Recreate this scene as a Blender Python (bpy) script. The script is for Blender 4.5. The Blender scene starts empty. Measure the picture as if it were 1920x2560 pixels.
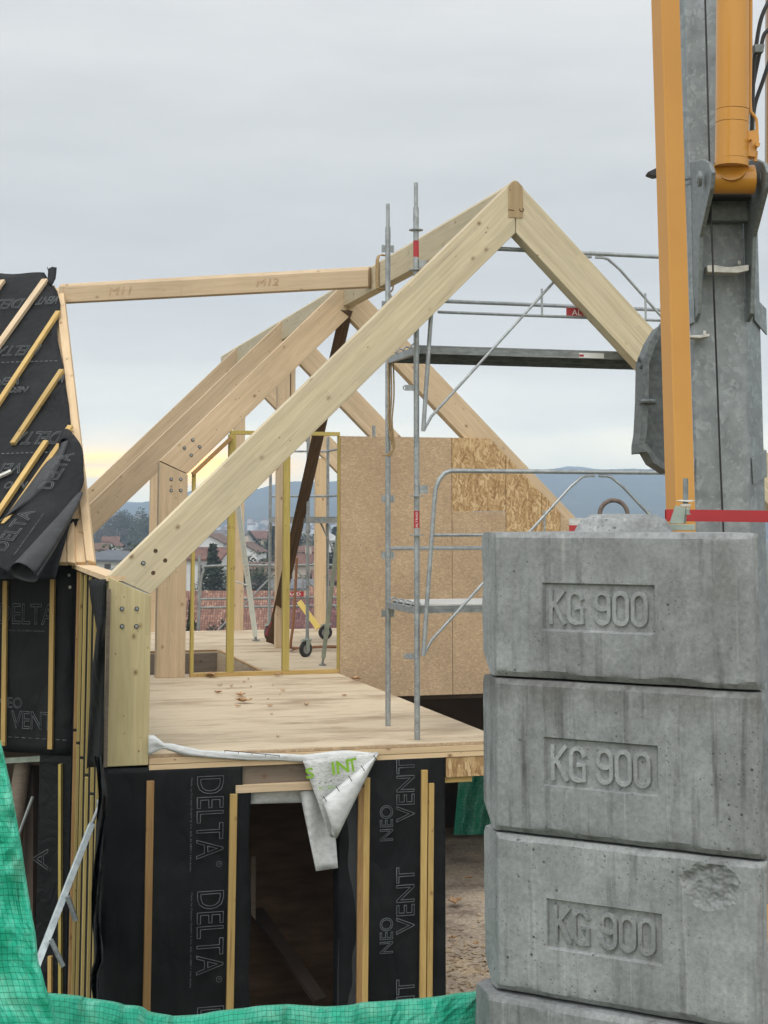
import bpy, bmesh, math, random
from mathutils import Vector, Matrix, noise
import numpy as np

S = bpy.context.scene
C = S.collection
R = math.radians

# ------------------------------------------------------------------ camera
F = 3846.0                       # focal length in pixels of the 1920 x 2560 photo
TH = math.atan(0.11)             # upward pitch
PP = 1297 - F * math.tan(TH)     # row of the principal point (horizon at row 1297)
cd = bpy.data.cameras.new('camera'); cam = bpy.data.objects.new('camera', cd); C.objects.link(cam)
cd.sensor_fit = 'VERTICAL'; cd.sensor_height = 36; cd.sensor_width = 27
cd.lens = F / 2560 * 36
cd.shift_y = (PP - 1280) / 2560
cd.clip_start = 0.1; cd.clip_end = 20000
cam.rotation_euler = (R(90) + TH, 0, 0)
S.camera = cam

# ------------------------------------------------------------------ world and sun
def nd(nt, typ, **kw):
    n = nt.nodes.new(typ)
    for k, v in kw.items():
        if k.startswith('i_'):
            key = k[2:]
            key = int(key) if key.isdigit() else key.replace('_', ' ')
            if hasattr(v, 'is_output') or isinstance(v, bpy.types.NodeSocket): nt.links.new(v, n.inputs[key])
            else: n.inputs[key].default_value = v
        else: setattr(n, k, v)
    return n
def mth(nt, op, a, b=0.0, c=None, clamp=False):
    n = nt.nodes.new('ShaderNodeMath'); n.operation = op; n.use_clamp = clamp
    for i, v in enumerate((a, b, c)):
        if v is None: continue
        if isinstance(v, bpy.types.NodeSocket): nt.links.new(v, n.inputs[i])
        else: n.inputs[i].default_value = v
    return n.outputs[0]
def mixc(nt, f, a, b, mode='MIX'):
    n = nt.nodes.new('ShaderNodeMix'); n.data_type = 'RGBA'; n.blend_type = mode
    for i, v in ((0, f), (6, a), (7, b)):
        if isinstance(v, bpy.types.NodeSocket): nt.links.new(v, n.inputs[i])
        elif i == 0: n.inputs[0].default_value = v
        else: n.inputs[i].default_value = (*v, 1) if len(v) == 3 else v
    return n.outputs[2]
def ramp(nt, f, stops, interp='LINEAR'):
    n = nt.nodes.new('ShaderNodeValToRGB'); n.color_ramp.interpolation = interp
    el = n.color_ramp.elements
    while len(el) < len(stops): el.new(0.5)
    for e, (p, c) in zip(el, stops):
        e.position = p; e.color = (*c, 1) if len(c) == 3 else c
    nt.links.new(f, n.inputs[0]); return n.outputs[0]

W = bpy.data.worlds.new('World'); S.world = W; W.use_nodes = True
nt = W.node_tree; nt.nodes.clear()
sky = nd(nt, 'ShaderNodeTexSky', sky_type='NISHITA', sun_disc=False, sun_elevation=R(62), sun_rotation=R(195))
gen = nd(nt, 'ShaderNodeTexCoord').outputs['Generated']
sp = nd(nt, 'ShaderNodeSeparateXYZ', i_0=gen)
X_, Y_, Z_ = sp.outputs
cn = nd(nt, 'ShaderNodeTexNoise', i_Vector=nd(nt, 'ShaderNodeMapping', i_Vector=gen, i_Scale=(2.2, 2.2, 9.0), i_Rotation=(0.0, R(10), 0.3)).outputs[0], i_Scale=1.6, i_Detail=5.0, i_Roughness=0.55).outputs[0]
zz = mth(nt, 'ADD', Z_, mth(nt, 'MULTIPLY', mth(nt, 'SUBTRACT', cn, 0.5), 0.06))
cloud = ramp(nt, zz, [(0.0, (2.5, 2.3, 1.6)), (0.03, (2.25, 2.0, 1.35)), (0.06, (1.25, 1.2, 1.02)), (0.10, (0.86, 0.85, 0.80)), (0.15, (0.665, 0.68, 0.675)),
                      (0.21, (0.675, 0.69, 0.68)), (0.33, (0.755, 0.768, 0.758)), (0.6, (0.98, 0.99, 0.99)), (1.0, (1.07, 1.08, 1.08))])
cn2 = nd(nt, 'ShaderNodeTexNoise', i_Vector=nd(nt, 'ShaderNodeMapping', i_Vector=gen, i_Scale=(3.0, 3.0, 14.0), i_Rotation=(0.0, R(-14), 0.0)).outputs[0], i_Scale=2.3, i_Detail=6.0, i_Roughness=0.5).outputs[0]
cloud = mixc(nt, 1.0, cloud, ramp(nt, cn2, [(0.3, (0.94, 0.945, 0.955)), (0.7, (1.05, 1.045, 1.045))]), 'MULTIPLY')
# low yellow band where the sun is going down
az = mth(nt, 'DIVIDE', X_, mth(nt, 'MAXIMUM', Y_, 0.01))
st = nd(nt, 'ShaderNodeTexNoise', i_Vector=nd(nt, 'ShaderNodeMapping', i_Vector=gen, i_Scale=(9.0, 9.0, 150.0)).outputs[0], i_Scale=1.0, i_Detail=4.0).outputs[0]
zs_ = mth(nt, 'ADD', Z_, mth(nt, 'MULTIPLY', mth(nt, 'SUBTRACT', st, 0.5), 0.012))
front = mth(nt, 'GREATER_THAN', Y_, 0.0)
def lobe(a0, aw, e0, ew, k):
    a = mth(nt, 'DIVIDE', mth(nt, 'SUBTRACT', az, a0), aw); e = mth(nt, 'DIVIDE', mth(nt, 'SUBTRACT', zs_, e0), ew)
    g_ = mth(nt, 'EXPONENT', mth(nt, 'MULTIPLY', mth(nt, 'ADD', mth(nt, 'MULTIPLY', a, a), mth(nt, 'MULTIPLY', e, e)), -1.0))
    return mth(nt, 'MULTIPLY', mth(nt, 'MULTIPLY', g_, k), front, clamp=True)
cloud = mixc(nt, lobe(-0.14, 0.085, 0.035, 0.013, 0.75), cloud, (2.9, 1.9, 0.75))
cloud = mixc(nt, lobe(-0.195, 0.035, 0.0385, 0.0035, 0.9), cloud, (4.2, 2.4, 0.25))
cloud = mixc(nt, lobe(-0.185, 0.035, 0.0295, 0.003, 0.9), cloud, (4.4, 2.8, 0.3))
cloud = mixc(nt, lobe(-0.113, 0.040, 0.0325, 0.0075, 1.6), cloud, (6.0, 3.0, 0.0))
# the overcast is brighter overhead and at the photographer's back
bk = mth(nt, 'MULTIPLY', mth(nt, 'MAXIMUM', mth(nt, 'ADD', mth(nt, 'MULTIPLY', Y_, -1.0), 0.25), 0.0), 0.6)
cloud = mixc(nt, 1.0, cloud, nd(nt, 'ShaderNodeCombineColor', i_0=mth(nt, 'ADD', bk, 1.0), i_1=mth(nt, 'ADD', bk, 1.0), i_2=mth(nt, 'ADD', bk, 1.0)).outputs[0], 'MULTIPLY')
bg1 = nd(nt, 'ShaderNodeBackground', i_Color=sky.outputs[0], i_Strength=0.08)
bg2 = nd(nt, 'ShaderNodeBackground', i_Color=cloud, i_Strength=1.08)
mx = nd(nt, 'ShaderNodeMixShader', i_0=0.95, i_1=bg1.outputs[0], i_2=bg2.outputs[0])
nt.links.new(mx.outputs[0], nd(nt, 'ShaderNodeOutputWorld').inputs[0])

sl = bpy.data.lights.new('sun', 'SUN'); sun = bpy.data.objects.new('sun', sl); C.objects.link(sun)
sl.energy = 1.25; sl.angle = R(28); sl.color = (1.0, 0.97, 0.93)
sun.rotation_euler = Vector((0.22, 0.42, -0.88)).to_track_quat('-Z', 'Y').to_euler()

S.view_settings.view_transform = 'Standard'; S.view_settings.look = 'None'
S.view_settings.gamma = 1; S.view_settings.exposure = 0.0
S.render.engine = 'CYCLES'
S.cycles.max_bounces = 6; S.cycles.volume_bounces = 1

# ------------------------------------------------------------------ picture ray -> place in the world
def ray(u, v):
    a = PP - v
    d = Vector((u - 960, F * math.cos(TH) - a * math.sin(TH), F * math.sin(TH) + a * math.cos(TH)))
    return d / d.y
def at(u, v, D): return ray(u, v) * D
def onz(u, v, z):
    d = ray(u, v); return d * (z / d.z)
def onpl(u, v, P, N):
    d = ray(u, v); return d * (P.dot(N) / d.dot(N))

# building axes: t along the trusses (to the right), s along the ridge (away), z up from eye height
p = Vector((0.9627, 0.2705, 0)); r = Vector((-0.2705, 0.9627, 0)); UP = Vector((0, 0, 1))
O = Vector((1.152, 13.263, 0))
def B(t, s, z): return O + p * t + r * s + UP * z
def onS(u, v, s): return onpl(u, v, B(0, s, 0), r)       # on the plane s = const
def onT(u, v, t): return onpl(u, v, B(t, 0, 0), p)
def tsz(P):
    q = P - O; return q.dot(p), q.dot(r), P.z
FL = -1.85       # upper floor
GR = -4.70       # ground slab
ZR = 2.96; K = 0.985; VD = 0.475   # roof line and vertical depth of the rafters

# ------------------------------------------------------------------ materials
MATS = {}
def newmat(name):
    m = bpy.data.materials.new(name); m.use_nodes = True; MATS[name] = m
    nt = m.node_tree; b = nt.nodes['Principled BSDF']
    return m, nt, b
def objco(nt, scale=(1, 1, 1), rnd=True, coord='Object'):
    co = nd(nt, 'ShaderNodeTexCoord').outputs[coord]
    if rnd:
        oi = nd(nt, 'ShaderNodeObjectInfo').outputs['Random']
        co = nd(nt, 'ShaderNodeVectorMath', operation='ADD', i_0=co, i_1=nd(nt, 'ShaderNodeCombineXYZ', i_0=mth(nt, 'MULTIPLY', oi, 37.0), i_1=mth(nt, 'MULTIPLY', oi, 11.3), i_2=mth(nt, 'MULTIPLY', oi, 23.1)).outputs[0]).outputs[0]
    if scale != (1, 1, 1):
        co = nd(nt, 'ShaderNodeMapping', i_Vector=co, i_Scale=scale).outputs[0]
    return co
def bump(nt, b, h, strength=0.3, dist=0.01):
    n = nd(nt, 'ShaderNodeBump', i_Height=h, i_Strength=strength, i_Distance=dist)
    nt.links.new(n.outputs[0], b.inputs['Normal'])
def plain(name, c1, c2, scale=5.0, rough=0.6, metal=0.0, stretch=(1, 1, 1), detail=5.0, bmp=0.0, bd=0.005, spec=0.5, lo=0.35, hi=0.65, rnd=True):
    m, nt, b = newmat(name)
    n = nd(nt, 'ShaderNodeTexNoise', i_Vector=objco(nt, stretch, rnd), i_Scale=scale, i_Detail=detail, i_Roughness=0.6).outputs[0]
    nt.links.new(ramp(nt, n, [(lo, c1), (hi, c2)]), b.inputs['Base Color'])
    b.inputs['Roughness'].default_value = rough; b.inputs['Metallic'].default_value = metal
    b.inputs['Specular IOR Level'].default_value = spec
    if bmp: bump(nt, b, n, bmp, bd)
    return m
def wood(name, light, dark, lam=0.04, lamc=0.10, knot=(0.16, 0.075, 0.03), knots=0.085, rough=0.62, vary=0.10):
    m, nt, b = newmat(name)
    co = objco(nt)
    f1 = nd(nt, 'ShaderNodeTexNoise', i_Vector=nd(nt, 'ShaderNodeMapping', i_Vector=co, i_Scale=(1.3, 34, 34)).outputs[0], i_Scale=1.0, i_Detail=6.0, i_Roughness=0.65, i_Distortion=0.3).outputs[0]
    f2 = nd(nt, 'ShaderNodeTexNoise', i_Vector=nd(nt, 'ShaderNodeMapping', i_Vector=co, i_Scale=(0.5, 7, 7)).outputs[0], i_Scale=1.0, i_Detail=3.0, i_Distortion=0.9).outputs[0]
    ringsv = mth(nt, 'FRACT', mth(nt, 'MULTIPLY', f2, 9.0))
    rings = mth(nt, 'ABSOLUTE', mth(nt, 'SUBTRACT', ringsv, 0.5))
    fac = mth(nt, 'ADD', mth(nt, 'MULTIPLY', f1, 0.75), mth(nt, 'MULTIPLY', rings, 0.32))
    col = ramp(nt, fac, [(0.25, dark), (0.68, light)])
    s = nd(nt, 'ShaderNodeSeparateXYZ', i_0=co)
    # glued lamellas: each slightly different, broken by finger joints
    ly = mth(nt, 'FLOOR', mth(nt, 'DIVIDE', s.outputs[1], lam))
    lx = mth(nt, 'FLOOR', mth(nt, 'ADD', mth(nt, 'MULTIPLY', s.outputs[0], 0.45), mth(nt, 'MULTIPLY', ly, 0.37)))
    wn = nd(nt, 'ShaderNodeTexWhiteNoise', noise_dimensions='2D', i_Vector=nd(nt, 'ShaderNodeCombineXYZ', i_0=lx, i_1=ly).outputs[0]).outputs[0]
    k = mth(nt, 'ADD', 1.0 - lamc, mth(nt, 'MULTIPLY', wn, 2 * lamc))
    oi = nd(nt, 'ShaderNodeObjectInfo').outputs['Random']
    k = mth(nt, 'MULTIPLY', k, mth(nt, 'ADD', 1.0 - vary, mth(nt, 'MULTIPLY', oi, 2 * vary)))
    # broad weathering
    we = nd(nt, 'ShaderNodeTexNoise', i_Vector=co, i_Scale=1.7, i_Detail=3.0).outputs[0]
    k = mth(nt, 'MULTIPLY', k, mth(nt, 'ADD', 0.86, mth(nt, 'MULTIPLY', we, 0.28)))
    col = mixc(nt, 1.0, col, nd(nt, 'ShaderNodeCombineColor', i_0=k, i_1=k, i_2=k).outputs[0], 'MULTIPLY')
    vo = nd(nt, 'ShaderNodeTexVoronoi', i_Vector=nd(nt, 'ShaderNodeMapping', i_Vector=co, i_Scale=(0.75, 1, 1)).outputs[0], i_Scale=5.5)
    kf = ramp(nt, vo.outputs['Distance'], [(0.0, (1, 1, 1)), (knots * 0.55, (0.9, 0.9, 0.9)), (knots, (0.35, 0.35, 0.35)), (knots * 1.8, (0, 0, 0))])
    col = mixc(nt, mth(nt, 'MULTIPLY', kf, 0.85), col, knot)
    vo = nd(nt, 'ShaderNodeTexVoronoi', i_Vector=nd(nt, 'ShaderNodeMapping', i_Vector=co, i_Scale=(0.6, 1, 1), i_Location=(3.1, 7.7, 1.3)).outputs[0], i_Scale=10.0)
    col = mixc(nt, ramp(nt, vo.outputs['Distance'], [(0.03, (0.85, 0.85, 0.85)), (0.075, (0, 0, 0))]), col, (0.10, 0.05, 0.022))
    ck = nd(nt, 'ShaderNodeTexNoise', i_Vector=nd(nt, 'ShaderNodeMapping', i_Vector=co, i_Scale=(0.9, 55, 55), i_Location=(4, 2, 9)).outputs[0], i_Scale=1.0, i_Detail=2.0).outputs[0]
    col = mixc(nt, ramp(nt, ck, [(0.70, (0, 0, 0)), (0.76, (0.55, 0.55, 0.55))]), col, (0.16, 0.09, 0.045))
    if lamc:      # glue lines
        gl = mth(nt, 'GREATER_THAN', mth(nt, 'ABSOLUTE', mth(nt, 'SUBTRACT', mth(nt, 'FRACT', mth(nt, 'DIVIDE', s.outputs[1], lam)), 0.5)), 0.475)
        col = mixc(nt, mth(nt, 'MULTIPLY', gl, 0.16), col, (0.20, 0.12, 0.06))
    nt.links.new(col, b.inputs['Base Color'])
    b.inputs['Roughness'].default_value = rough; b.inputs['Specular IOR Level'].default_value = 0.3
    bump(nt, b, f1, 0.25, 0.002)
    return m
M_GLU = wood('pale_glulam', (0.615, 0.535, 0.375), (0.485, 0.41, 0.27), lamc=0.075)
M_POST = wood('yellowish_glulam', (0.575, 0.495, 0.285), (0.46, 0.385, 0.20), lamc=0.06)
M_GLU2 = wood('warm_timber', (0.61, 0.475, 0.32), (0.48, 0.36, 0.23), lamc=0.06)
M_BAT = wood('batten_wood', (0.58, 0.41, 0.16), (0.42, 0.27, 0.09), lam=1.0, lamc=0.0, knots=0.07, vary=0.16)
M_BATD = wood('batten_wood_dark', (0.42, 0.26, 0.11), (0.28, 0.16, 0.06), lam=1.0, lamc=0.0, vary=0.1)
M_TREAT = wood('treated_wood', (0.52, 0.42, 0.13), (0.37, 0.28, 0.075), lam=1.0, lamc=0.0, vary=0.1)
M_SIDE = wood('olive_batten', (0.46, 0.37, 0.15), (0.33, 0.25, 0.085), lam=1.0, lamc=0.0, vary=0.15)
M_END = wood('end_grain', (0.47, 0.35, 0.20), (0.36, 0.25, 0.135), lam=1.0, lamc=0.0)
M_OLD = wood('old_brown_plank', (0.14, 0.088, 0.05), (0.06, 0.038, 0.022), lam=1.0, lamc=0.0, rough=0.8)
M_GREYW = wood('grey_timber', (0.26, 0.21, 0.165), (0.17, 0.135, 0.10), lam=1.0, lamc=0.0)
M_YELW = wood('bright_yellow_wood', (0.75, 0.60, 0.18), (0.6, 0.45, 0.12), lam=1.0, lamc=0.0)
M_WARM = wood('new_spruce', (0.72, 0.55, 0.35), (0.60, 0.43, 0.25), lam=1.0, lamc=0.0, vary=0.05)

def chipboard():
    m, nt, b = newmat('chipboard')
    co = objco(nt, rnd=False)
    n1 = nd(nt, 'ShaderNodeTexNoise', i_Vector=co, i_Scale=105.0, i_Detail=5.0, i_Roughness=0.72).outputs[0]
    v1 = nd(nt, 'ShaderNodeTexVoronoi', i_Vector=nd(nt, 'ShaderNodeMapping', i_Vector=co, i_Scale=(1, 1.8, 1)).outputs[0], i_Scale=42.0)
    col = ramp(nt, n1, [(0.22, (0.31, 0.215, 0.13)), (0.5, (0.475, 0.345, 0.22)), (0.8, (0.60, 0.465, 0.315))])
    col = mixc(nt, 0.35, col, mixc(nt, 1.0, (0.50, 0.37, 0.24), ramp(nt, nd(nt, 'ShaderNodeSeparateColor', i_0=v1.outputs['Color']).outputs[0], [(0.0, (0.5, 0.45, 0.4)), (0.8, (1.0, 1.0, 1.0)), (1.0, (1.45, 1.45, 1.4))]), 'MULTIPLY'))
    n2 = nd(nt, 'ShaderNodeTexNoise', i_Vector=co, i_Scale=1.4, i_Detail=5.0).outputs[0]
    col = mixc(nt, 1.0, col, ramp(nt, n2, [(0.3, (0.86, 0.84, 0.82)), (0.7, (1.1, 1.1, 1.1))]), 'MULTIPLY')
    v2 = nd(nt, 'ShaderNodeTexVoronoi', i_Vector=co, i_Scale=13.0).outputs['Distance']
    col = mixc(nt, ramp(nt, v2, [(0.05, (1, 1, 1)), (0.09, (0, 0, 0))]), col, (0.07, 0.04, 0.025))
    nt.links.new(col, b.inputs['Base Color']); b.inputs['Roughness'].default_value = 0.8
    bump(nt, b, n1, 0.2, 0.002); return m
M_CHIP = chipboard()
def osb(name='strand_board', gain=1.0):
    m, nt, b = newmat(name)
    co = objco(nt, rnd=False)
    col = None
    base = nd(nt, 'ShaderNodeTexNoise', i_Vector=co, i_Scale=30.0, i_Detail=5.0).outputs[0]
    col = ramp(nt, base, [(0.3, (0.24 * gain, 0.135 * gain, 0.05 * gain)), (0.7, (0.44 * gain, 0.28 * gain, 0.11 * gain))])
    for i, (ang, thr) in enumerate(((75, 0.35), (20, 0.5), (115, 0.45), (50, 0.55), (95, 0.6))):
        mp0 = nd(nt, 'ShaderNodeMapping', i_Vector=co, i_Rotation=(0, 0, R(ang)), i_Location=(i * 3.7, i * 1.9, 0)); mp = nd(nt, 'ShaderNodeMapping', i_Vector=mp0.outputs[0], i_Scale=(12, 44, 12))
        v = nd(nt, 'ShaderNodeTexVoronoi', i_Vector=mp.outputs[0], i_Scale=1.0)
        e = nd(nt, 'ShaderNodeTexVoronoi', feature='DISTANCE_TO_EDGE', i_Vector=mp.outputs[0], i_Scale=1.0)
        sc = nd(nt, 'ShaderNodeSeparateColor', i_0=v.outputs['Color'])
        fl = ramp(nt, sc.outputs[1], [(0.0, (0.25 * gain, 0.135 * gain, 0.055 * gain)), (0.5, (0.44 * gain, 0.285 * gain, 0.13 * gain)), (1.0, (0.62 * gain, 0.46 * gain, 0.26 * gain))])
        mask = mth(nt, 'MULTIPLY', mth(nt, 'GREATER_THAN', sc.outputs[0], thr), mth(nt, 'GREATER_THAN', e.outputs['Distance'], 0.05))
        col = mixc(nt, mth(nt, 'MULTIPLY', mask, 0.9), col, fl)
    nt.links.new(col, b.inputs['Base Color']); b.inputs['Roughness'].default_value = 0.6
    bump(nt, b, base, 0.2, 0.002); return m
M_OSB = osb('strand_board', 1.05)
def floorboard():
    m, nt, b = newmat('worn_floor_board')
    co = objco(nt)
    f1 = nd(nt, 'ShaderNodeTexNoise', i_Vector=nd(nt, 'ShaderNodeMapping', i_Vector=co, i_Scale=(2.0, 30, 30)).outputs[0], i_Scale=1.0, i_Detail=7.0, i_Roughness=0.7, i_Distortion=0.5).outputs[0]
    col = ramp(nt, f1, [(0.22, (0.42, 0.325, 0.215)), (0.45, (0.57, 0.47, 0.33)), (0.75, (0.65, 0.55, 0.40))])
    st = nd(nt, 'ShaderNodeTexNoise', i_Vector=nd(nt, 'ShaderNodeMapping', i_Vector=co, i_Scale=(0.55, 1.6, 1)).outputs[0], i_Scale=1.3, i_Detail=6.0, i_Roughness=0.7).outputs[0]
    col = mixc(nt, ramp(nt, st, [(0.48, (0, 0, 0)), (0.68, (0.85, 0.85, 0.85))]), col, (0.27, 0.185, 0.115))
    dk = nd(nt, 'ShaderNodeTexNoise', i_Vector=nd(nt, 'ShaderNodeMapping', i_Vector=co, i_Scale=(1.5, 14, 1)).outputs[0], i_Scale=1.5, i_Detail=4.0, i_Roughness=0.6).outputs[0]
    col = mixc(nt, ramp(nt, dk, [(0.60, (0, 0, 0)), (0.70, (0.6, 0.6, 0.6))]), col, (0.17, 0.105, 0.06))
    nt.links.new(col, b.inputs['Base Color']); b.inputs['Roughness'].default_value = 0.7
    b.inputs['Specular IOR Level'].default_value = 0.25
    bump(nt, b, f1, 0.3, 0.002); return m
M_FLOOR = floorboard()
def membrane(name, c, c2, rough=0.62):
    m, nt, b = newmat(name)
    co = objco(nt)
    n = nd(nt, 'ShaderNodeTexNoise', i_Vector=co, i_Scale=2.2, i_Detail=6.0, i_Roughness=0.6).outputs[0]
    n2 = nd(nt, 'ShaderNodeTexNoise', i_Vector=nd(nt, 'ShaderNodeMapping', i_Vector=co, i_Scale=(1, 1, 0.35), i_Rotation=(0.2, 0.5, 0.3)).outputs[0], i_Scale=3.2, i_Detail=2.0, i_Distortion=0.8).outputs[0]
    fine = nd(nt, 'ShaderNodeTexNoise', i_Vector=co, i_Scale=140.0, i_Detail=2.0).outputs[0]
    col = ramp(nt, n, [(0.4, c), (0.75, c2)])
    col = mixc(nt, ramp(nt, fine, [(0.5, (0, 0, 0)), (0.9, (0.3, 0.3, 0.3))]), col, c2)
    du = nd(nt, 'ShaderNodeTexNoise', i_Vector=co, i_Scale=1.1, i_Detail=9.0, i_Roughness=0.75, i_Distortion=0.4).outputs[0]
    col = mixc(nt, ramp(nt, du, [(0.56, (0, 0, 0)), (0.78, (0.30, 0.30, 0.30))]), col, (0.06, 0.064, 0.06))
    nt.links.new(col, b.inputs['Base Color']); b.inputs['Roughness'].default_value = rough
    b.inputs['Specular IOR Level'].default_value = 0.2
    cr = mth(nt, 'ABSOLUTE', mth(nt, 'SUBTRACT', nd(nt, 'ShaderNodeTexNoise', i_Vector=nd(nt, 'ShaderNodeMapping', i_Vector=co, i_Scale=(1.5, 1.5, 0.8), i_Rotation=(0.5, 0.3, 0.8)).outputs[0], i_Scale=2.6, i_Detail=2.0, i_Distortion=0.5).outputs[0], 0.5))
    bump(nt, b, mth(nt, 'ADD', n2, mth(nt, 'MULTIPLY', cr, 1.6)), 0.8, 0.035); return m
M_MEM = membrane('black_membrane', (0.0065, 0.0072, 0.008), (0.014, 0.0155, 0.017))
M_MEMI = membrane('membrane_underside', (0.040, 0.042, 0.045), (0.065, 0.068, 0.072), 0.5)
M_PRINT = plain('grey_print', (0.07, 0.08, 0.083), (0.15, 0.168, 0.175), 9, 0.7, lo=0.35, hi=0.65)
def whitemem():
    m, nt, b = newmat('white_membrane')
    co = objco(nt)
    n = nd(nt, 'ShaderNodeTexNoise', i_Vector=nd(nt, 'ShaderNodeMapping', i_Vector=co, i_Scale=(1, 3, 3)).outputs[0], i_Scale=9.0, i_Detail=6.0, i_Roughness=0.7).outputs[0]
    col = ramp(nt, n, [(0.28, (0.56, 0.56, 0.55)), (0.5, (0.74, 0.76, 0.76)), (0.7, (0.84, 0.86, 0.87))])
    nt.links.new(col, b.inputs['Base Color']); b.inputs['Roughness'].default_value = 0.45
    bump(nt, b, nd(nt, 'ShaderNodeTexNoise', i_Vector=co, i_Scale=6.0, i_Detail=4.0, i_Distortion=0.7).outputs[0], 0.6, 0.03)
    t = nd(nt, 'ShaderNodeBsdfTranslucent', i_Color=col)
    nt.links.new(nd(nt, 'ShaderNodeMixShader', i_0=0.15, i_1=b.outputs[0], i_2=t.outputs[0]).outputs[0], nt.nodes['Material Output'].inputs[0]); return m
M_WHITE = whitemem()
M_PRINTED = plain('printed_sheet_back', (0.42, 0.43, 0.42), (0.66, 0.67, 0.66), 14, 0.6, stretch=(1, 5, 5), bmp=0.4, bd=0.02, detail=7, lo=0.3, hi=0.6)
M_PRINTR = plain('roof_print', (0.09, 0.10, 0.105), (0.17, 0.185, 0.19), 9, 0.7, lo=0.35, hi=0.65)
M_GREENPRINT = plain('green_print', (0.20, 0.42, 0.02), (0.26, 0.50, 0.03), 30, 0.6)
M_REDPRINT = plain('red_pencil', (0.47, 0.29, 0.165), (0.53, 0.36, 0.22), 30, 0.8)
M_INK = plain('black_ink', (0.02, 0.02, 0.02), (0.03, 0.03, 0.03), 30, 0.8)
def galv(name, lo, hi, spang=9.0, metal=0.55, rough=0.52, streak=True):
    m, nt, b = newmat(name)
    co = objco(nt)
    w = nd(nt, 'ShaderNodeTexNoise', i_Vector=co, i_Scale=spang, i_Detail=3.0).outputs['Color']
    cc = nd(nt, 'ShaderNodeVectorMath', operation='ADD', i_0=co, i_1=nd(nt, 'ShaderNodeVectorMath', operation='SCALE', i_0=w, i_Scale=0.12).outputs[0]).outputs[0]
    v = nd(nt, 'ShaderNodeTexVoronoi', i_Vector=nd(nt, 'ShaderNodeMapping', i_Vector=cc, i_Scale=(1, 1, 0.7)).outputs[0], i_Scale=spang * 2.6)
    sc = nd(nt, 'ShaderNodeSeparateColor', i_0=v.outputs['Color']).outputs[0]
    n = nd(nt, 'ShaderNodeTexNoise', i_Vector=co, i_Scale=spang * 0.5, i_Detail=6.0, i_Roughness=0.65).outputs[0]
    f = mth(nt, 'ADD', mth(nt, 'MULTIPLY', mth(nt, 'POWER', sc, 5.0), 0.26), mth(nt, 'MULTIPLY', n, 0.92))
    nt.links.new(ramp(nt, f, [(0.28, lo), (0.72, hi)]), b.inputs['Base Color'])
    b.inputs['Metallic'].default_value = metal
    nt.links.new(mth(nt, 'ADD', rough - 0.1, mth(nt, 'MULTIPLY', n, 0.2)), b.inputs['Roughness'])
    return m
M_MAST = galv('galvanised_mast', (0.17, 0.19, 0.20), (0.33, 0.365, 0.38), 15.0, 0.3, 0.55)
M_GALV = galv('galvanised_tube', (0.23, 0.25, 0.26), (0.42, 0.45, 0.46), 22.0, 0.5, 0.48)
M_CAST = plain('cast_galvanised', (0.16, 0.185, 0.19), (0.25, 0.28, 0.285), 40, 0.6, 0.2, bmp=0.2, bd=0.003)
M_KNU = plain('dark_cast_galvanised', (0.085, 0.098, 0.102), (0.155, 0.175, 0.18), 40, 0.6, 0.2, bmp=0.2, bd=0.003)
M_DECK = plain('scaffold_deck', (0.17, 0.185, 0.185), (0.28, 0.30, 0.30), 6, 0.55, 0.4, (1, 6, 6))
M_DECKW = plain('pale_deck_board', (0.48, 0.47, 0.44), (0.62, 0.62, 0.60), 5, 0.7, 0.0, (1, 5, 5))
M_STRUT = plain('bright_zinc', (0.76, 0.88, 0.91), (0.86, 0.95, 0.97), 14, 0.35, 0.0)
M_ZBR = plain('weathered_zinc', (0.38, 0.44, 0.46), (0.56, 0.63, 0.64), 14, 0.4, 0.2)
M_ZINC = plain('dull_zinc', (0.26, 0.31, 0.28), (0.38, 0.44, 0.40), 10, 0.42, 0.5)
M_DARK = plain('dark_steel', (0.03, 0.032, 0.034), (0.06, 0.062, 0.064), 12, 0.5, 0.4)
M_RUB = plain('black_rubber', (0.014, 0.014, 0.015), (0.03, 0.03, 0.031), 12, 0.55)
M_GREYP = plain('grey_plastic', (0.22, 0.23, 0.235), (0.30, 0.31, 0.315), 12, 0.5)
M_RUST = plain('rusty_ring_steel', (0.075, 0.055, 0.045), (0.19, 0.145, 0.12), 45, 0.7, 0.2, bmp=0.3)
M_SHINE = plain('white_fitting', (0.46, 0.455, 0.41), (0.64, 0.63, 0.58), 25, 0.45)
M_RED = plain('red_paint', (0.34, 0.008, 0.018), (0.42, 0.014, 0.025), 4, 0.35)
M_DRED = plain('dark_red_plastic', (0.14, 0.012, 0.014), (0.20, 0.02, 0.022), 9, 0.5)
M_REDSIGN = plain('red_sign', (0.36, 0.02, 0.028), (0.44, 0.035, 0.04), 4, 0.5)
M_WHITEP = plain('white_paint', (0.72, 0.72, 0.72), (0.80, 0.80, 0.80), 4, 0.5)
M_STRAP = plain('tan_strap', (0.30, 0.20, 0.10), (0.44, 0.32, 0.17), 40, 0.8)
M_STRAPO = plain('orange_strap', (0.24, 0.11, 0.05), (0.34, 0.17, 0.085), 40, 0.8)
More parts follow.
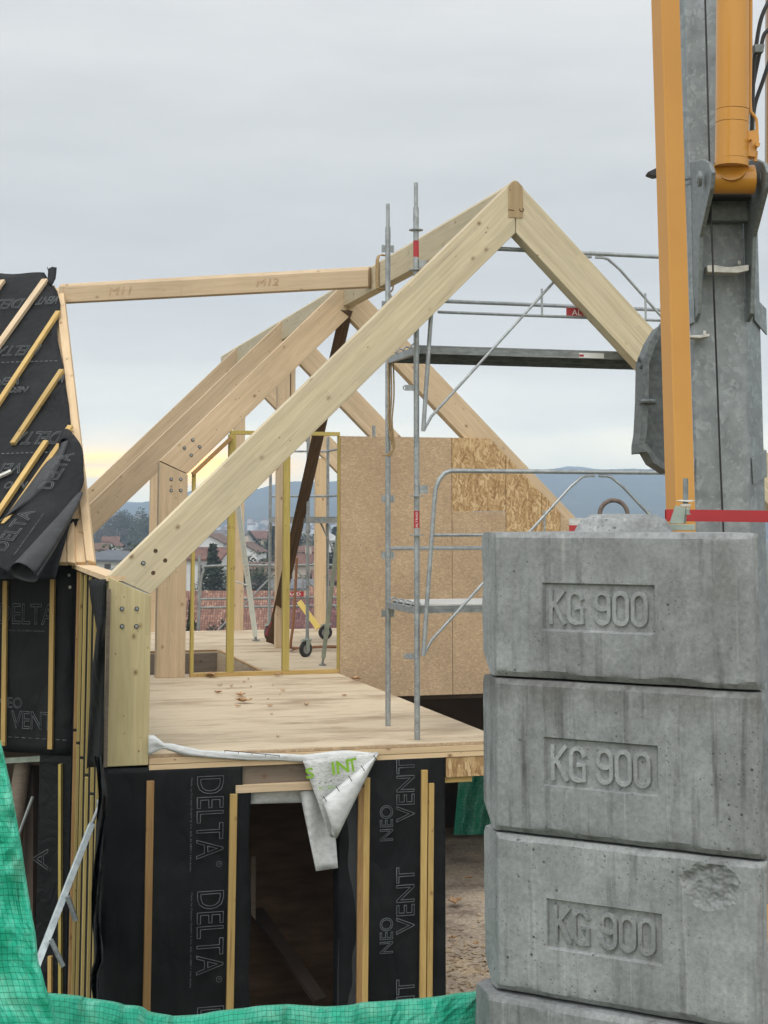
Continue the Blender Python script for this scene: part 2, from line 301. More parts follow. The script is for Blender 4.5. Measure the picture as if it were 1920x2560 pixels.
def yellow():
    m, nt, b = newmat('crane_yellow')
    co = objco(nt)
    n = nd(nt, 'ShaderNodeTexNoise', i_Vector=co, i_Scale=1.5, i_Detail=5.0).outputs[0]
    col = ramp(nt, n, [(0.35, (0.52, 0.235, 0.026)), (0.65, (0.58, 0.27, 0.034))])
    v = nd(nt, 'ShaderNodeTexVoronoi', i_Vector=co, i_Scale=4.0).outputs['Distance']
    col = mixc(nt, ramp(nt, v, [(0.02, (0.8, 0.8, 0.8)), (0.035, (0, 0, 0))]), col, (0.12, 0.05, 0.02))
    nt.links.new(col, b.inputs['Base Color']); b.inputs['Roughness'].default_value = 0.28
    b.inputs['Coat Weight'].default_value = 0.25; b.inputs['Coat Roughness'].default_value = 0.12
    return m
M_YEL = yellow()
def concrete(name, tint=1.0, dirt=0.5, stain=None):
    m, nt, b = newmat(name)
    co = objco(nt)
    n1 = nd(nt, 'ShaderNodeTexNoise', i_Vector=co, i_Scale=3.5, i_Detail=8.0, i_Roughness=0.62).outputs[0]
    col = ramp(nt, n1, [(0.3, (0.178 * tint, 0.188 * tint, 0.190 * tint)), (0.7, (0.32 * tint, 0.336 * tint, 0.338 * tint))])
    stv = nd(nt, 'ShaderNodeTexNoise', i_Vector=nd(nt, 'ShaderNodeMapping', i_Vector=co, i_Scale=(24, 24, 1.6)).outputs[0], i_Scale=1.0, i_Detail=5.0, i_Roughness=0.6).outputs[0]
    col = mixc(nt, ramp(nt, stv, [(0.53, (0, 0, 0)), (0.72, (dirt, dirt, dirt))]), col, (0.06 * tint, 0.06 * tint, 0.061 * tint))
    stl = nd(nt, 'ShaderNodeTexNoise', i_Vector=nd(nt, 'ShaderNodeMapping', i_Vector=co, i_Scale=(40, 40, 1.2), i_Location=(5, 2, 3)).outputs[0], i_Scale=1.0, i_Detail=3.0).outputs[0]
    col = mixc(nt, ramp(nt, stl, [(0.63, (0, 0, 0)), (0.78, (0.5, 0.5, 0.5))]), col, (0.42 * tint, 0.43 * tint, 0.42 * tint))
    if stain:     # dirt washed down from the joint above
        zw = nd(nt, 'ShaderNodeSeparateXYZ', i_0=nd(nt, 'ShaderNodeTexCoord').outputs['Object']).outputs[2]
        sn = nd(nt, 'ShaderNodeTexNoise', i_Vector=nd(nt, 'ShaderNodeMapping', i_Vector=co, i_Scale=(16, 16, 1.0)).outputs[0], i_Scale=1.0, i_Detail=5.0, i_Roughness=0.65).outputs[0]
        dz = mth(nt, 'DIVIDE', mth(nt, 'SUBTRACT', stain, zw), 0.26)
        sf_ = mth(nt, 'SUBTRACT', mth(nt, 'ADD', sn, 0.42), dz)
        col = mixc(nt, ramp(nt, sf_, [(0.42, (0, 0, 0)), (0.9, (0.72, 0.72, 0.72))]), col, (0.10, 0.096, 0.09))
    fine = nd(nt, 'ShaderNodeTexNoise', i_Vector=co, i_Scale=60.0, i_Detail=4.0, i_Roughness=0.7).outputs[0]
    col = mixc(nt, 1.0, col, ramp(nt, fine, [(0.25, (0.74, 0.74, 0.74)), (0.75, (1.2, 1.2, 1.2))]), 'MULTIPLY')
    vo = nd(nt, 'ShaderNodeTexVoronoi', i_Vector=co, i_Scale=26.0)
    sc = nd(nt, 'ShaderNodeSeparateColor', i_0=vo.outputs['Color']).outputs[0]
    pit = mth(nt, 'MULTIPLY', ramp(nt, vo.outputs['Distance'], [(0.08, (1, 1, 1)), (0.16, (0, 0, 0))]), mth(nt, 'GREATER_THAN', sc, 0.35))
    vo2 = nd(nt, 'ShaderNodeTexVoronoi', i_Vector=co, i_Scale=70.0)
    pit2 = mth(nt, 'MULTIPLY', ramp(nt, vo2.outputs['Distance'], [(0.12, (1, 1, 1)), (0.25, (0, 0, 0))]), mth(nt, 'GREATER_THAN', nd(nt, 'ShaderNodeSeparateColor', i_0=vo2.outputs['Color']).outputs[1], 0.55))
    pm = nd(nt, 'ShaderNodeTexNoise', i_Vector=co, i_Scale=2.6, i_Detail=2.0).outputs[0]
    pits = mth(nt, 'MULTIPLY', mth(nt, 'MAXIMUM', mth(nt, 'MULTIPLY', pit, mth(nt, 'GREATER_THAN', sc, 0.6)), mth(nt, 'MULTIPLY', pit2, 0.7)), ramp(nt, pm, [(0.42, (0.1, 0.1, 0.1)), (0.6, (1, 1, 1))]))
    big = nd(nt, 'ShaderNodeTexNoise', i_Vector=nd(nt, 'ShaderNodeMapping', i_Vector=co, i_Scale=(1, 1, 0.5)).outputs[0], i_Scale=1.6, i_Detail=7.0, i_Roughness=0.7, i_Distortion=1.2).outputs[0]
    col = mixc(nt, 1.0, col, ramp(nt, big, [(0.32, (0.76, 0.75, 0.735)), (0.5, (1.0, 1.0, 1.0)), (0.68, (1.14, 1.15, 1.15))]), 'MULTIPLY')
    col = mixc(nt, mth(nt, 'MULTIPLY', pits, 0.8), col, (0.035, 0.036, 0.037))
    nt.links.new(col, b.inputs['Base Color']); b.inputs['Roughness'].default_value = 0.85
    b.inputs['Specular IOR Level'].default_value = 0.25
    h = mth(nt, 'SUBTRACT', mth(nt, 'ADD', mth(nt, 'MULTIPLY', fine, 0.35), mth(nt, 'MULTIPLY', n1, 0.6)), mth(nt, 'MULTIPLY', pits, 0.8))
    bump(nt, b, h, 0.45, 0.006); return m
M_CON = concrete('ballast_concrete', 1.03, 0.55)
M_CONL = concrete('raised_figure_concrete', 1.08, 0.25)
M_CON2 = concrete('streaked_ballast_concrete', 0.95, 0.75, stain=-0.53)
M_CONT = concrete('rough_pale_concrete', 1.35, 0.35)
def tarp(name, tr=0.25, cell=0.016, gain=1.0):
    m, nt, b = newmat(name)
    uv = nd(nt, 'ShaderNodeTexCoord').outputs['UV']
    wob = nd(nt, 'ShaderNodeTexNoise', i_Vector=uv, i_Scale=7.0, i_Detail=2.0).outputs['Color']
    uvw = nd(nt, 'ShaderNodeVectorMath', operation='ADD', i_0=uv, i_1=nd(nt, 'ShaderNodeVectorMath', operation='SCALE', i_0=wob, i_Scale=0.02).outputs[0]).outputs[0]
    s = nd(nt, 'ShaderNodeSeparateXYZ', i_0=uvw)
    def line(c, w):
        f = mth(nt, 'FRACT', mth(nt, 'DIVIDE', c, cell)); return mth(nt, 'LESS_THAN', f, w)
    g = mth(nt, 'MAXIMUM', line(s.outputs[0], 0.10), line(s.outputs[1], 0.12))
    n = nd(nt, 'ShaderNodeTexNoise', i_Vector=uv, i_Scale=9.0, i_Detail=6.0, i_Roughness=0.65).outputs[0]
    col = ramp(nt, n, [(0.3, (0.012 * gain, 0.42 * gain, 0.25 * gain)), (0.5, (0.045 * gain, 0.54 * gain, 0.36 * gain)), (0.72, (0.22 * gain, 0.66 * gain, 0.49 * gain))])
    col = mixc(nt, mth(nt, 'MULTIPLY', g, 0.75), col, (0.004, 0.15, 0.085))
    nt.links.new(col, b.inputs['Base Color']); b.inputs['Roughness'].default_value = 0.42
    cr1 = mth(nt, 'ABSOLUTE', mth(nt, 'SUBTRACT', nd(nt, 'ShaderNodeTexNoise', i_Vector=uv, i_Scale=5.0, i_Detail=3.0, i_Distortion=0.8).outputs[0], 0.5))
    cr2 = nd(nt, 'ShaderNodeTexNoise', i_Vector=uv, i_Scale=16.0, i_Detail=5.0, i_Distortion=0.6).outputs[0]
    bump(nt, b, mth(nt, 'ADD', mth(nt, 'MULTIPLY', cr1, 2.2), mth(nt, 'MULTIPLY', cr2, 0.4)), 0.75, 0.03)
    t = nd(nt, 'ShaderNodeBsdfTranslucent', i_Color=col)
    o = nt.nodes['Material Output']
    nt.links.new(nd(nt, 'ShaderNodeMixShader', i_0=tr, i_1=b.outputs[0], i_2=t.outputs[0]).outputs[0], o.inputs[0])
    return m
M_TARP = tarp('green_tarpaulin')
M_LEAF = plain('dry_leaf', (0.30, 0.17, 0.085), (0.56, 0.36, 0.20), 20, 0.8)
def earth():
    m, nt, b = newmat('dirty_slab'); co = objco(nt)
    n = nd(nt, 'ShaderNodeTexNoise', i_Vector=co, i_Scale=1.3, i_Detail=9.0, i_Roughness=0.68).outputs[0]
    f = nd(nt, 'ShaderNodeTexNoise', i_Vector=co, i_Scale=26.0, i_Detail=5.0, i_Roughness=0.75).outputs[0]
    col = ramp(nt, n, [(0.32, (0.22, 0.175, 0.135)), (0.44, (0.44, 0.375, 0.30)), (0.54, (0.56, 0.48, 0.38)), (0.64, (0.66, 0.54, 0.37))])
    col = mixc(nt, 1.0, col, ramp(nt, f, [(0.28, (0.45, 0.42, 0.4)), (0.7, (1.35, 1.3, 1.25))]), 'MULTIPLY')
    nt.links.new(col, b.inputs['Base Color']); b.inputs['Roughness'].default_value = 0.95
    bump(nt, b, f, 0.6, 0.02); return m
M_EARTH = earth()
M_CHAFF = plain('sawdust', (0.36, 0.26, 0.16), (0.58, 0.46, 0.30), 35, 0.9, detail=6)
def ground_mat():
    m, nt, b = newmat('ground_earth')
    co = nd(nt, 'ShaderNodeTexCoord').outputs['Object']
    n = nd(nt, 'ShaderNodeTexNoise', i_Vector=co, i_Scale=0.05, i_Detail=8.0, i_Roughness=0.65).outputs[0]
    col = ramp(nt, n, [(0.33, (0.045, 0.05, 0.022)), (0.5, (0.085, 0.085, 0.04)), (0.68, (0.10, 0.082, 0.052))])
    nt.links.new(col, b.inputs['Base Color']); b.inputs['Roughness'].default_value = 0.95
    bump(nt, b, n, 0.4, 0.5); return m
M_GROUND = ground_mat()
def hill_mat():
    m, nt, b = newmat('wooded_hillside')
    co = nd(nt, 'ShaderNodeTexCoord').outputs['Object']
    n = nd(nt, 'ShaderNodeTexNoise', i_Vector=co, i_Scale=0.012, i_Detail=9.0, i_Roughness=0.7).outputs[0]
    col = ramp(nt, n, [(0.36, (0.03, 0.034, 0.018)), (0.56, (0.055, 0.055, 0.03)), (0.7, (0.11, 0.11, 0.06))])
    nt.links.new(col, b.inputs['Base Color']); b.inputs['Roughness'].default_value = 1.0
    b.inputs['Specular IOR Level'].default_value = 0.05
    return m
M_HILL = hill_mat()
def tiles(name, c1, c2, c3, sx, sy):
    m, nt, b = newmat(name)
    uv = nd(nt, 'ShaderNodeTexCoord').outputs['UV']
    s = nd(nt, 'ShaderNodeSeparateXYZ', i_0=uv)
    cx = mth(nt, 'DIVIDE', s.outputs[0], sx); cy = mth(nt, 'DIVIDE', s.outputs[1], sy)
    fx = mth(nt, 'ABSOLUTE', mth(nt, 'SUBTRACT', mth(nt, 'FRACT', cx), 0.5))
    fy = mth(nt, 'FRACT', cy)
    wn = nd(nt, 'ShaderNodeTexWhiteNoise', noise_dimensions='2D', i_Vector=nd(nt, 'ShaderNodeCombineXYZ', i_0=mth(nt, 'FLOOR', cx), i_1=mth(nt, 'FLOOR', cy)).outputs[0]).outputs[0]
    col = ramp(nt, wn, [(0.0, c1), (0.55, c2), (1.0, c3)])
    h = mth(nt, 'ADD', mth(nt, 'MULTIPLY', mth(nt, 'COSINE', mth(nt, 'MULTIPLY', fx, 6.28)), 0.5), mth(nt, 'MULTIPLY', fy, -0.8))
    gap = mth(nt, 'MAXIMUM', mth(nt, 'GREATER_THAN', fx, 0.40), mth(nt, 'GREATER_THAN', fy, 0.86))
    n = nd(nt, 'ShaderNodeTexNoise', i_Vector=uv, i_Scale=0.8, i_Detail=5.0).outputs[0]
    col = mixc(nt, 1.0, col, ramp(nt, n, [(0.3, (0.75, 0.72, 0.7)), (0.7, (1.1, 1.1, 1.1))]), 'MULTIPLY')
    col = mixc(nt, mth(nt, 'MULTIPLY', gap, 0.7), col, (0.04, 0.02, 0.015))
    nt.links.new(col, b.inputs['Base Color']); b.inputs['Roughness'].default_value = 0.8
    bump(nt, b, h, 0.7, 0.08); return m
M_TILE = tiles('orange_roof_tiles', (0.20, 0.09, 0.058), (0.31, 0.145, 0.095), (0.44, 0.26, 0.18), 0.24, 0.36)
M_TILED = tiles('dark_red_roof_tiles', (0.10, 0.035, 0.032), (0.17, 0.06, 0.05), (0.25, 0.11, 0.095), 0.24, 0.36)
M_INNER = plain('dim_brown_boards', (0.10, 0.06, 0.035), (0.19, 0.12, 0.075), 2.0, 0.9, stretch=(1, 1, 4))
M_RRED = plain('red_roof', (0.10, 0.050, 0.038), (0.175, 0.088, 0.066), 0.9, 0.85, detail=7)
M_RBRN = plain('brown_roof', (0.095, 0.058, 0.042), (0.16, 0.10, 0.075), 0.9, 0.85, detail=7)
M_RGRY = plain('slate_roof', (0.10, 0.10, 0.105), (0.17, 0.17, 0.175), 0.9, 0.8, detail=7)
M_RBLU = plain('blue_grey_roof', (0.085, 0.095, 0.11), (0.12, 0.13, 0.15), 0.9, 0.75)
M_WWHT = plain('white_render', (0.58, 0.58, 0.57), (0.68, 0.68, 0.67), 0.7, 0.9)
M_WBGE = plain('beige_render', (0.44, 0.37, 0.30), (0.54, 0.46, 0.38), 0.7, 0.9)
M_WGRY = plain('grey_render', (0.30, 0.30, 0.29), (0.40, 0.40, 0.39), 0.7, 0.9)
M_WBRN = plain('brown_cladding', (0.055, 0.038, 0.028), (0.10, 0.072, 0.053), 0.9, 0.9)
M_GLASS = plain('window_glass', (0.03, 0.035, 0.045), (0.06, 0.065, 0.075), 3, 0.15)
M_CONIF = plain('conifer_foliage', (0.016, 0.026, 0.014), (0.038, 0.052, 0.026), 1.2, 0.9, detail=6)
M_EVERG = plain('evergreen_foliage', (0.03, 0.042, 0.018), (0.075, 0.085, 0.038), 1.0, 0.9, detail=6)
M_BARE = plain('bare_twigs', (0.075, 0.06, 0.048), (0.13, 0.105, 0.085), 1.0, 0.95, detail=6)
M_BARK = plain('bark', (0.06, 0.05, 0.04), (0.11, 0.09, 0.07), 3, 0.95)

# ------------------------------------------------------------------ mesh helpers
class MB:
    """collects vertices and faces of ONE mesh"""
    def __init__(s): s.v = []; s.f = []; s.mi = []; s.m = 0
    def add(s, vs, fs):
        o = len(s.v); s.v += [Vector(x) for x in vs]
        for f in fs: s.f.append([o + i for i in f]); s.mi.append(s.m)
    def box(s, c, ax, ay, az, lx, ly, lz):
        ax, ay, az = (Vector(a).normalized() for a in (ax, ay, az)); c = Vector(c)
        vs = [c + ax * (i * lx / 2) + ay * (j * ly / 2) + az * (k * lz / 2) for k in (-1, 1) for j in (-1, 1) for i in (-1, 1)]
        s.add(vs, [(0, 2, 3, 1), (4, 5, 7, 6), (0, 1, 5, 4), (2, 6, 7, 3), (0, 4, 6, 2), (1, 3, 7, 5)])
    def bar(s, a, b, w, h, up=UP):
        a, b = Vector(a), Vector(b); x = (b - a).normalized(); y = Vector(up).cross(x).normalized(); z = x.cross(y)
        s.box((a + b) / 2, x, y, z, (b - a).length, w, h)
    def tube(s, pts, rad, n=10, cap=True):
        pts = [Vector(q) for q in pts]; m = len(pts)
        rad = rad if isinstance(rad, (list, tuple)) else [rad] * m
        d = [(pts[min(i + 1, m - 1)] - pts[max(i - 1, 0)]).normalized() for i in range(m)]
        a = d[0].orthogonal().normalized(); vs = []
        for i in range(m):
            a = (a - d[i] * a.dot(d[i])).normalized(); b = d[i].cross(a)
            vs += [pts[i] + (a * math.cos(6.28318 * k / n) + b * math.sin(6.28318 * k / n)) * rad[i] for k in range(n)]
        fs = [(i * n + k, i * n + (k + 1) % n, (i + 1) * n + (k + 1) % n, (i + 1) * n + k) for i in range(m - 1) for k in range(n)]
        if cap: fs += [tuple(range(n))[::-1], tuple((m - 1) * n + k for k in range(n))]
        s.add(vs, fs)
    def disc(s, c, nrm, r0, h, n=16):
        nrm = Vector(nrm).normalized(); c = Vector(c); s.tube([c - nrm * h / 2, c + nrm * h / 2], r0, n)
    def ring(s, c, nrm, R0, r0, a0=0.0, a1=6.28318, n=24, ref=None, k=8):
        nrm = Vector(nrm).normalized(); x = (Vector(ref) if ref else nrm.orthogonal()).normalized(); y = nrm.cross(x)
        full = abs(a1 - a0 - 6.28318) < 1e-3
        s.tube([Vector(c) + (x * math.cos(a0 + (a1 - a0) * i / n) + y * math.sin(a0 + (a1 - a0) * i / n)) * R0 for i in range(n + 1)], r0, k, not full)
    def prism(s, poly, off):
        poly = [Vector(q) for q in poly]; off = Vector(off); n = len(poly)
        s.add(poly + [q + off for q in poly], [tuple(range(n))[::-1], tuple(range(n, 2 * n))] + [(i, (i + 1) % n, n + (i + 1) % n, n + i) for i in range(n)])
    def build(s, name, mat, parent=None, M=None, bev=0.0, smooth=False, fix=True):
        me = bpy.data.meshes.new(name)
        inv = M.inverted() if M else None
        me.from_pydata([tuple(inv @ q) if inv else tuple(q) for q in s.v], [], s.f)
        mats = mat if isinstance(mat, list) else [mat]
        for m_ in mats: me.materials.append(m_)
        if len(mats) > 1: me.polygons.foreach_set('material_index', s.mi)
        if fix or bev:
            bm = bmesh.new(); bm.from_mesh(me)
            if fix: bmesh.ops.recalc_face_normals(bm, faces=bm.faces)
            if bev: bmesh.ops.bevel(bm, geom=list(bm.edges), offset=bev, segments=1, affect='EDGES', profile=0.5, clamp_overlap=True)
            bm.to_mesh(me); bm.free()
        if smooth:
            me.polygons.foreach_set('use_smooth', [True] * len(me.polygons))
            try: me.set_sharp_from_angle(angle=R(35))
            except Exception: pass
        o = bpy.data.objects.new(name, me); C.objects.link(o)
        if M: o.matrix_world = M
        if parent: adopt(o, parent)
        return o
def adopt(o, parent):
    o.parent = parent
    bpy_m = parent_world(parent)
    o.matrix_parent_inverse = bpy_m.inverted()
def parent_world(q):
    m = q.matrix_basis.copy()
    while q.parent is not None:
        m = q.matrix_parent_inverse @ m; q = q.parent; m = q.matrix_basis @ m
    return m
def tag(o, label=None, cat=None, group=None, kind=None):
    if label: o['label'] = label
    if cat: o['category'] = cat
    if group: o['group'] = group
    if kind: o['kind'] = kind
    return o
def thing(name, label, cat, loc, group=None):
    e = bpy.data.objects.new(name, None); C.objects.link(e); e.location = loc; e.empty_display_size = 0.1
    return tag(e, label, cat, group)
def frame(o, x, y):
    x = Vector(x).normalized(); y = Vector(y); y = (y - x * y.dot(x)).normalized(); z = x.cross(y)
    return Matrix(((x.x, y.x, z.x, o[0]), (x.y, y.y, z.y, o[1]), (x.z, y.z, z.z, o[2]), (0, 0, 0, 1)))
def member(name, a, b, w, h, mat, parent=None, up=UP, bev=0.003):
    """timber or bar whose grain (local x) runs from a to b; w across, h along up"""
    a, b = Vector(a), Vector(b); x = (b - a).normalized()
    up = Vector(up); y = up.cross(x).normalized()
    mb = MB(); mb.bar(a, b, w, h, up)
    return mb.build(name, mat, parent, frame(a, x, x.cross(y)), bev)
def slab(name, poly, off, mat, parent=None, x=None, y=None, bev=0.0):
    mb = MB(); mb.prism(poly, off)
    x = x if x is not None else Vector(poly[1]) - Vector(poly[0]); y = y if y is not None else Vector(poly[2]) - Vector(poly[1])
    return mb.build(name, mat, parent, frame(poly[0], x, y), bev)
def tz(name, poly, s, d, mat, parent=None, g=(1, 0), bev=0.004):
    """outline in the (t, z) plane at s, d deep along the ridge, grain along g"""
    q = [B(t, s, z) for t, z in poly]
    x = p * g[0] + UP * g[1]; y = p * -g[1] + UP * g[0]
    return slab(name, q, r * d, mat, parent, x, y, bev)
def grid(name, rows, mat, parent=None, thick=0.0, smooth=True, uv=False, solid=False):
    nr, nc = len(rows), len(rows[0])
    me = bpy.data.meshes.new(name)
    vs = [tuple(q) for row in rows for q in row]
    fs = [(i * nc + j, i * nc + j + 1, (i + 1) * nc + j + 1, (i + 1) * nc + j) for i in range(nr - 1) for j in range(nc - 1)]
    me.from_pydata(vs, [], fs); me.materials.append(mat)
    if uv:
        ul = me.uv_layers.new(name='UVMap')
        V = [Vector(q) for q in vs]
        us = [[0.0] * nc for _ in range(nr)]; vv = [[0.0] * nc for _ in range(nr)]
        for i in range(nr):
            for j in range(nc):
                if j: us[i][j] = us[i][j - 1] + (V[i * nc + j] - V[i * nc + j - 1]).length
                if i: vv[i][j] = vv[i - 1][j] + (V[i * nc + j] - V[(i - 1) * nc + j]).length
        for pl in me.polygons:
            for li in pl.loop_indices:
                k = me.loops[li].vertex_index; ul.data[li].uv = (us[0][k % nc], vv[k // nc][nc - 2]) if uv == 'top' else (us[k // nc][k % nc], vv[k // nc][k % nc])
    if smooth: me.polygons.foreach_set('use_smooth', [True] * len(me.polygons))
    o = bpy.data.objects.new(name, me); C.objects.link(o)
    if thick:
        md = o.modifiers.new('thickness', 'SOLIDIFY'); md.thickness = thick; md.offset = 0
    if parent: adopt(o, parent)
    return o
def spline(pts, n):
    """Catmull-Rom through the points"""
    P = [Vector(q) for q in pts]; out = []
    for i in range(len(P) - 1):
        a, b, c, d = P[max(i - 1, 0)], P[i], P[i + 1], P[min(i + 2, len(P) - 1)]
        for k in range(n):
            t = k / n
            out.append(0.5 * ((2 * b) + (c - a) * t + (2 * a - 5 * b + 4 * c - d) * t * t + (3 * b - a - 3 * c + d) * t ** 3))
    return out + [P[-1]]

_txt = {}
def text(body, o, ex, ey, w, h, mat, parent, outline=0.0, depth=0.0, name='lettering', bold=0.0, bevel=0.0, ital=0.0):
    """flat, outlined or raised lettering fitted to w x h, lower left corner at o"""
    ex, ey = Vector(ex).normalized(), Vector(ey); ey = (ey - ex * ey.dot(ex)).normalized()
    cu = bpy.data.curves.new('lettering', 'FONT'); cu.body = body; cu.size = 1.0; cu.resolution_u = 3; cu.shear = ital
    if bold: cu.offset = bold
    to = bpy.data.objects.new('lettering_curve', cu); C.objects.link(to)
    dg = bpy.context.evaluated_depsgraph_get(); me0 = bpy.data.meshes.new_from_object(to.evaluated_get(dg))
    xs = [v.co.x for v in me0.vertices]; ys = [v.co.y for v in me0.vertices]
    x0, x1, y0, y1 = min(xs), max(xs), min(ys), max(ys); sx, sy = w / (x1 - x0), h / (y1 - y0)
    if outline:
        cu.fill_mode = 'NONE'; cu.bevel_depth = outline / (0.5 * (sx + sy)); cu.bevel_resolution = 0
    elif depth:
        cu.extrude = depth / (0.5 * (sx + sy)); cu.bevel_depth = bevel; cu.bevel_resolution = 1
    bpy.context.view_layer.update(); dg = bpy.context.evaluated_depsgraph_get()
    me = bpy.data.meshes.new_from_object(to.evaluated_get(dg))
    bpy.data.objects.remove(to); bpy.data.curves.remove(cu)
    s2 = 0.5 * (sx + sy)
    for v in me.vertices: v.co = Vector(((v.co.x - x0) * sx, (v.co.y - y0) * sy, v.co.z * s2))
    me.materials.clear(); me.materials.append(mat)
    for pl in me.polygons: pl.material_index = 0
    ob = bpy.data.objects.new(name, me); C.objects.link(ob); ob.matrix_world = frame(o, ex, ey)
    if parent: adopt(ob, parent)
    return ob

# ================================================================== SETTING
random.seed(4)
def hill_bump(x, y):
    return 24.0 * math.exp(-((x + 150) / 48) ** 2 - ((y - 640) / 150) ** 2)
def terr(x, y):
    d = math.hypot(x, y)
    if d < 6.6: z = -2.35
    elif d < 8.6: z = -2.35 + (GR - 0.02 + 2.35) * (d - 6.6) / 2.0
    elif d < 34: z = GR - 0.02
    elif d < 130: z = GR - 0.02 - 9.3 * (d - 34) / 96
    elif d < 700: z = -14.0 - 4.0 * (d - 130) / 570
    else: z = -18 - 6 * min(1, (d - 700) / 1500)
    if d > 40: z += 0.5 * noise.noise(Vector((x * 0.03, y * 0.03, 0))) * min(1, (d - 40) / 60)
    return z + hill_bump(x, y)
rings_ = [0.5, 3, 5, 6.6, 7.2, 7.9, 8.6, 11, 14, 20, 27, 34, 45, 60, 80, 105, 130, 160, 200, 250, 300, 350, 400, 450, 500, 550, 600, 650, 700, 750, 800, 900, 1050, 1250, 1500, 1800, 2200, 2700, 3300]
NA = 160
mb = MB()
for R_ in rings_:
    for k in range(NA):
        a = 6.28318 * k / NA
        # finer steps ahead of the camera
        mb.v.append(Vector((R_ * math.sin(a), R_ * math.cos(a), terr(R_ * math.sin(a), R_ * math.cos(a)))))
for i in range(len(rings_) - 1):
    for k in range(NA):
        mb.f.append([i * NA + k, i * NA + (k + 1) % NA, (i + 1) * NA + (k + 1) % NA, (i + 1) * NA + k]); mb.mi.append(0)
mb.f.append(list(range(NA))[::-1]); mb.mi.append(0)
g_ = mb.build('ground', M_GROUND, smooth=True); tag(g_, kind='structure')

def hills(name, D, prof, front, back, zb):
    """a real ridge: foot far in front of the crest, crest heights read from the skyline"""
    us = [q[0] for q in prof]; vs = [q[1] for q in prof]
    rows = []
    N_ = 220
    for j in range(9):
        row = []
        for i in range(N_):
            u = us[0] + (us[-1] - us[0]) * i / (N_ - 1)
            v = float(np.interp(u, us, vs)) + 2.0 * noise.noise(Vector((u * 0.05, 3.1, D * 0.01))) + 1.2 * noise.noise(Vector((u * 0.17, 1.1, D * 0.01)))
            top = at(u, v, D)
            f = j / 6 if j <= 6 else 1 - (j - 6) * 0.3
            y = D - front * (1 - f) if j <= 6 else D + back * (j - 6) / 2
            x = top.x * y / D
            z = zb + (top.z - zb) * (f ** 1.15)
            z += (0 if j in (0, 6) else 0.10 * (top.z - zb) * noise.noise(Vector((x * 0.006, y * 0.006, 1.7))))
            row.append(Vector((x, y, z)))
        rows.append(row)
    o = grid(name, rows, M_HILL); return tag(o, kind='structure')
hills('hills', 2900, [(-2600, 1240), (-1000, 1236), (0, 1248), (200, 1262), (300, 1262), (400, 1250), (470, 1228), (510, 1222), (560, 1236), (640, 1224), (700, 1206), (745, 1203), (800, 1206), (860, 1200), (950, 1196), (1100, 1200), (1240, 1194), (1290, 1188), (1340, 1184), (1480, 1174), (1560, 1172), (1680, 1172), (1900, 1168), (2400, 1190), (4500, 1200)], 1200, 400, -26)
hills('hills', 3700, [(-2600, 1228), (-600, 1232), (150, 1247), (230, 1253), (310, 1254), (400, 1257), (520, 1240), (700, 1215), (1000, 1205), (1380, 1172), (1420, 1166), (1450, 1167), (1500, 1174), (1700, 1180), (2400, 1195), (4500, 1205)], 500, 300, -30)

# ---- the air
hz = MB(); hz.box((200, 2000, 50), (1, 0, 0), (0, 1, 0), (0, 0, 1), 10400, 4300, 180)
def haze_mat():
    m = bpy.data.materials.new('haze_air'); m.use_nodes = True; nt = m.node_tree; nt.nodes.clear()
    pv = nd(nt, 'ShaderNodeVolumePrincipled'); pv.inputs['Color'].default_value = (0.60, 0.77, 1.0, 1); pv.inputs['Density'].default_value = 0.0004
    pv.inputs['Anisotropy'].default_value = 0.1
    nt.links.new(pv.outputs[0], nd(nt, 'ShaderNodeOutputMaterial').inputs['Volume']); return m
HAZE = True
if HAZE: tag(hz.build('haze', haze_mat()), kind='stuff')

# ================================================================== THE TIMBER FRAME
def zl(t): return ZR - K * abs(t)            # top line of the roof
def bolt_on(P, nrm, parent, r0=0.017, mat=None, name='bolt'):
    m = MB(); nrm = Vector(nrm).normalized()
    m.disc(P + nrm * 0.001, nrm, r0 * 1.35, 0.003, 18); m.m = 1
    m.disc(P + nrm * 0.007, nrm, r0 * 0.95, 0.012, 6)
    m.disc(P + nrm * 0.014, nrm, r0 * 0.5, 0.010, 10)
    return m.build(name, [mat or M_DARK, mat or M_GALV], parent)
def hole_on(P, nrm, parent, r0=0.02):
    m = MB(); nrm = Vector(nrm).normalized(); m.ring(P + nrm * 0.001, nrm, r0, 0.003, k=6, n=18); m.disc(P + nrm * 0.001, nrm, r0 * 0.75, 0.004, 16)
    return m.build('bolt_hole', M_OLD, parent)

TH_ = 0.16
sd = Vector((1, K)).normalized()
def truss(s, tl, tr, label, postw=0.0, post_b=None, mat=None, cutfoot=True):
    mat = mat or M_GLU
    T_ = thing('roof_truss', label, 'roof truss', B(0, s, FL), 'timber roof trusses along the ridge')
    foot = [(tl, zl(tl)), (tl + 0.33, zl(tl + 0.33) - VD)] if cutfoot else [(tl, zl(tl)), (tl, zl(tl) - VD)]
    tz('rafter', [foot[0], foot[1], (-0.0035, ZR - VD), (-0.0035, ZR)], s, TH_, mat, T_, (sd.x, sd.y))
    tz('rafter', [(0.0035, ZR), (0.0035, ZR - VD), (tr, zl(tr) - VD), (tr, zl(tr))], s, TH_, mat, T_, (sd.x, -sd.y))
    if postw:
        a, b = foot
        tz('post', [(a[0] - 0.004, post_b), (b[0] + 0.004, post_b), (b[0] + 0.004, b[1] - 0.012), (a[0] - 0.004, a[1] - 0.012)], s - 0.004, TH_ + 0.008, M_POST if mat is M_GLU else mat, T_, (0, 1))
    return T_
S2, S3, S4 = 5.87, 9.6, 13.4
t1 = truss(0.0, -3.46, 3.5, 'nearest pale timber truss, its rafter foot bolted to a short post at the floor edge', 0.33, -1.93)
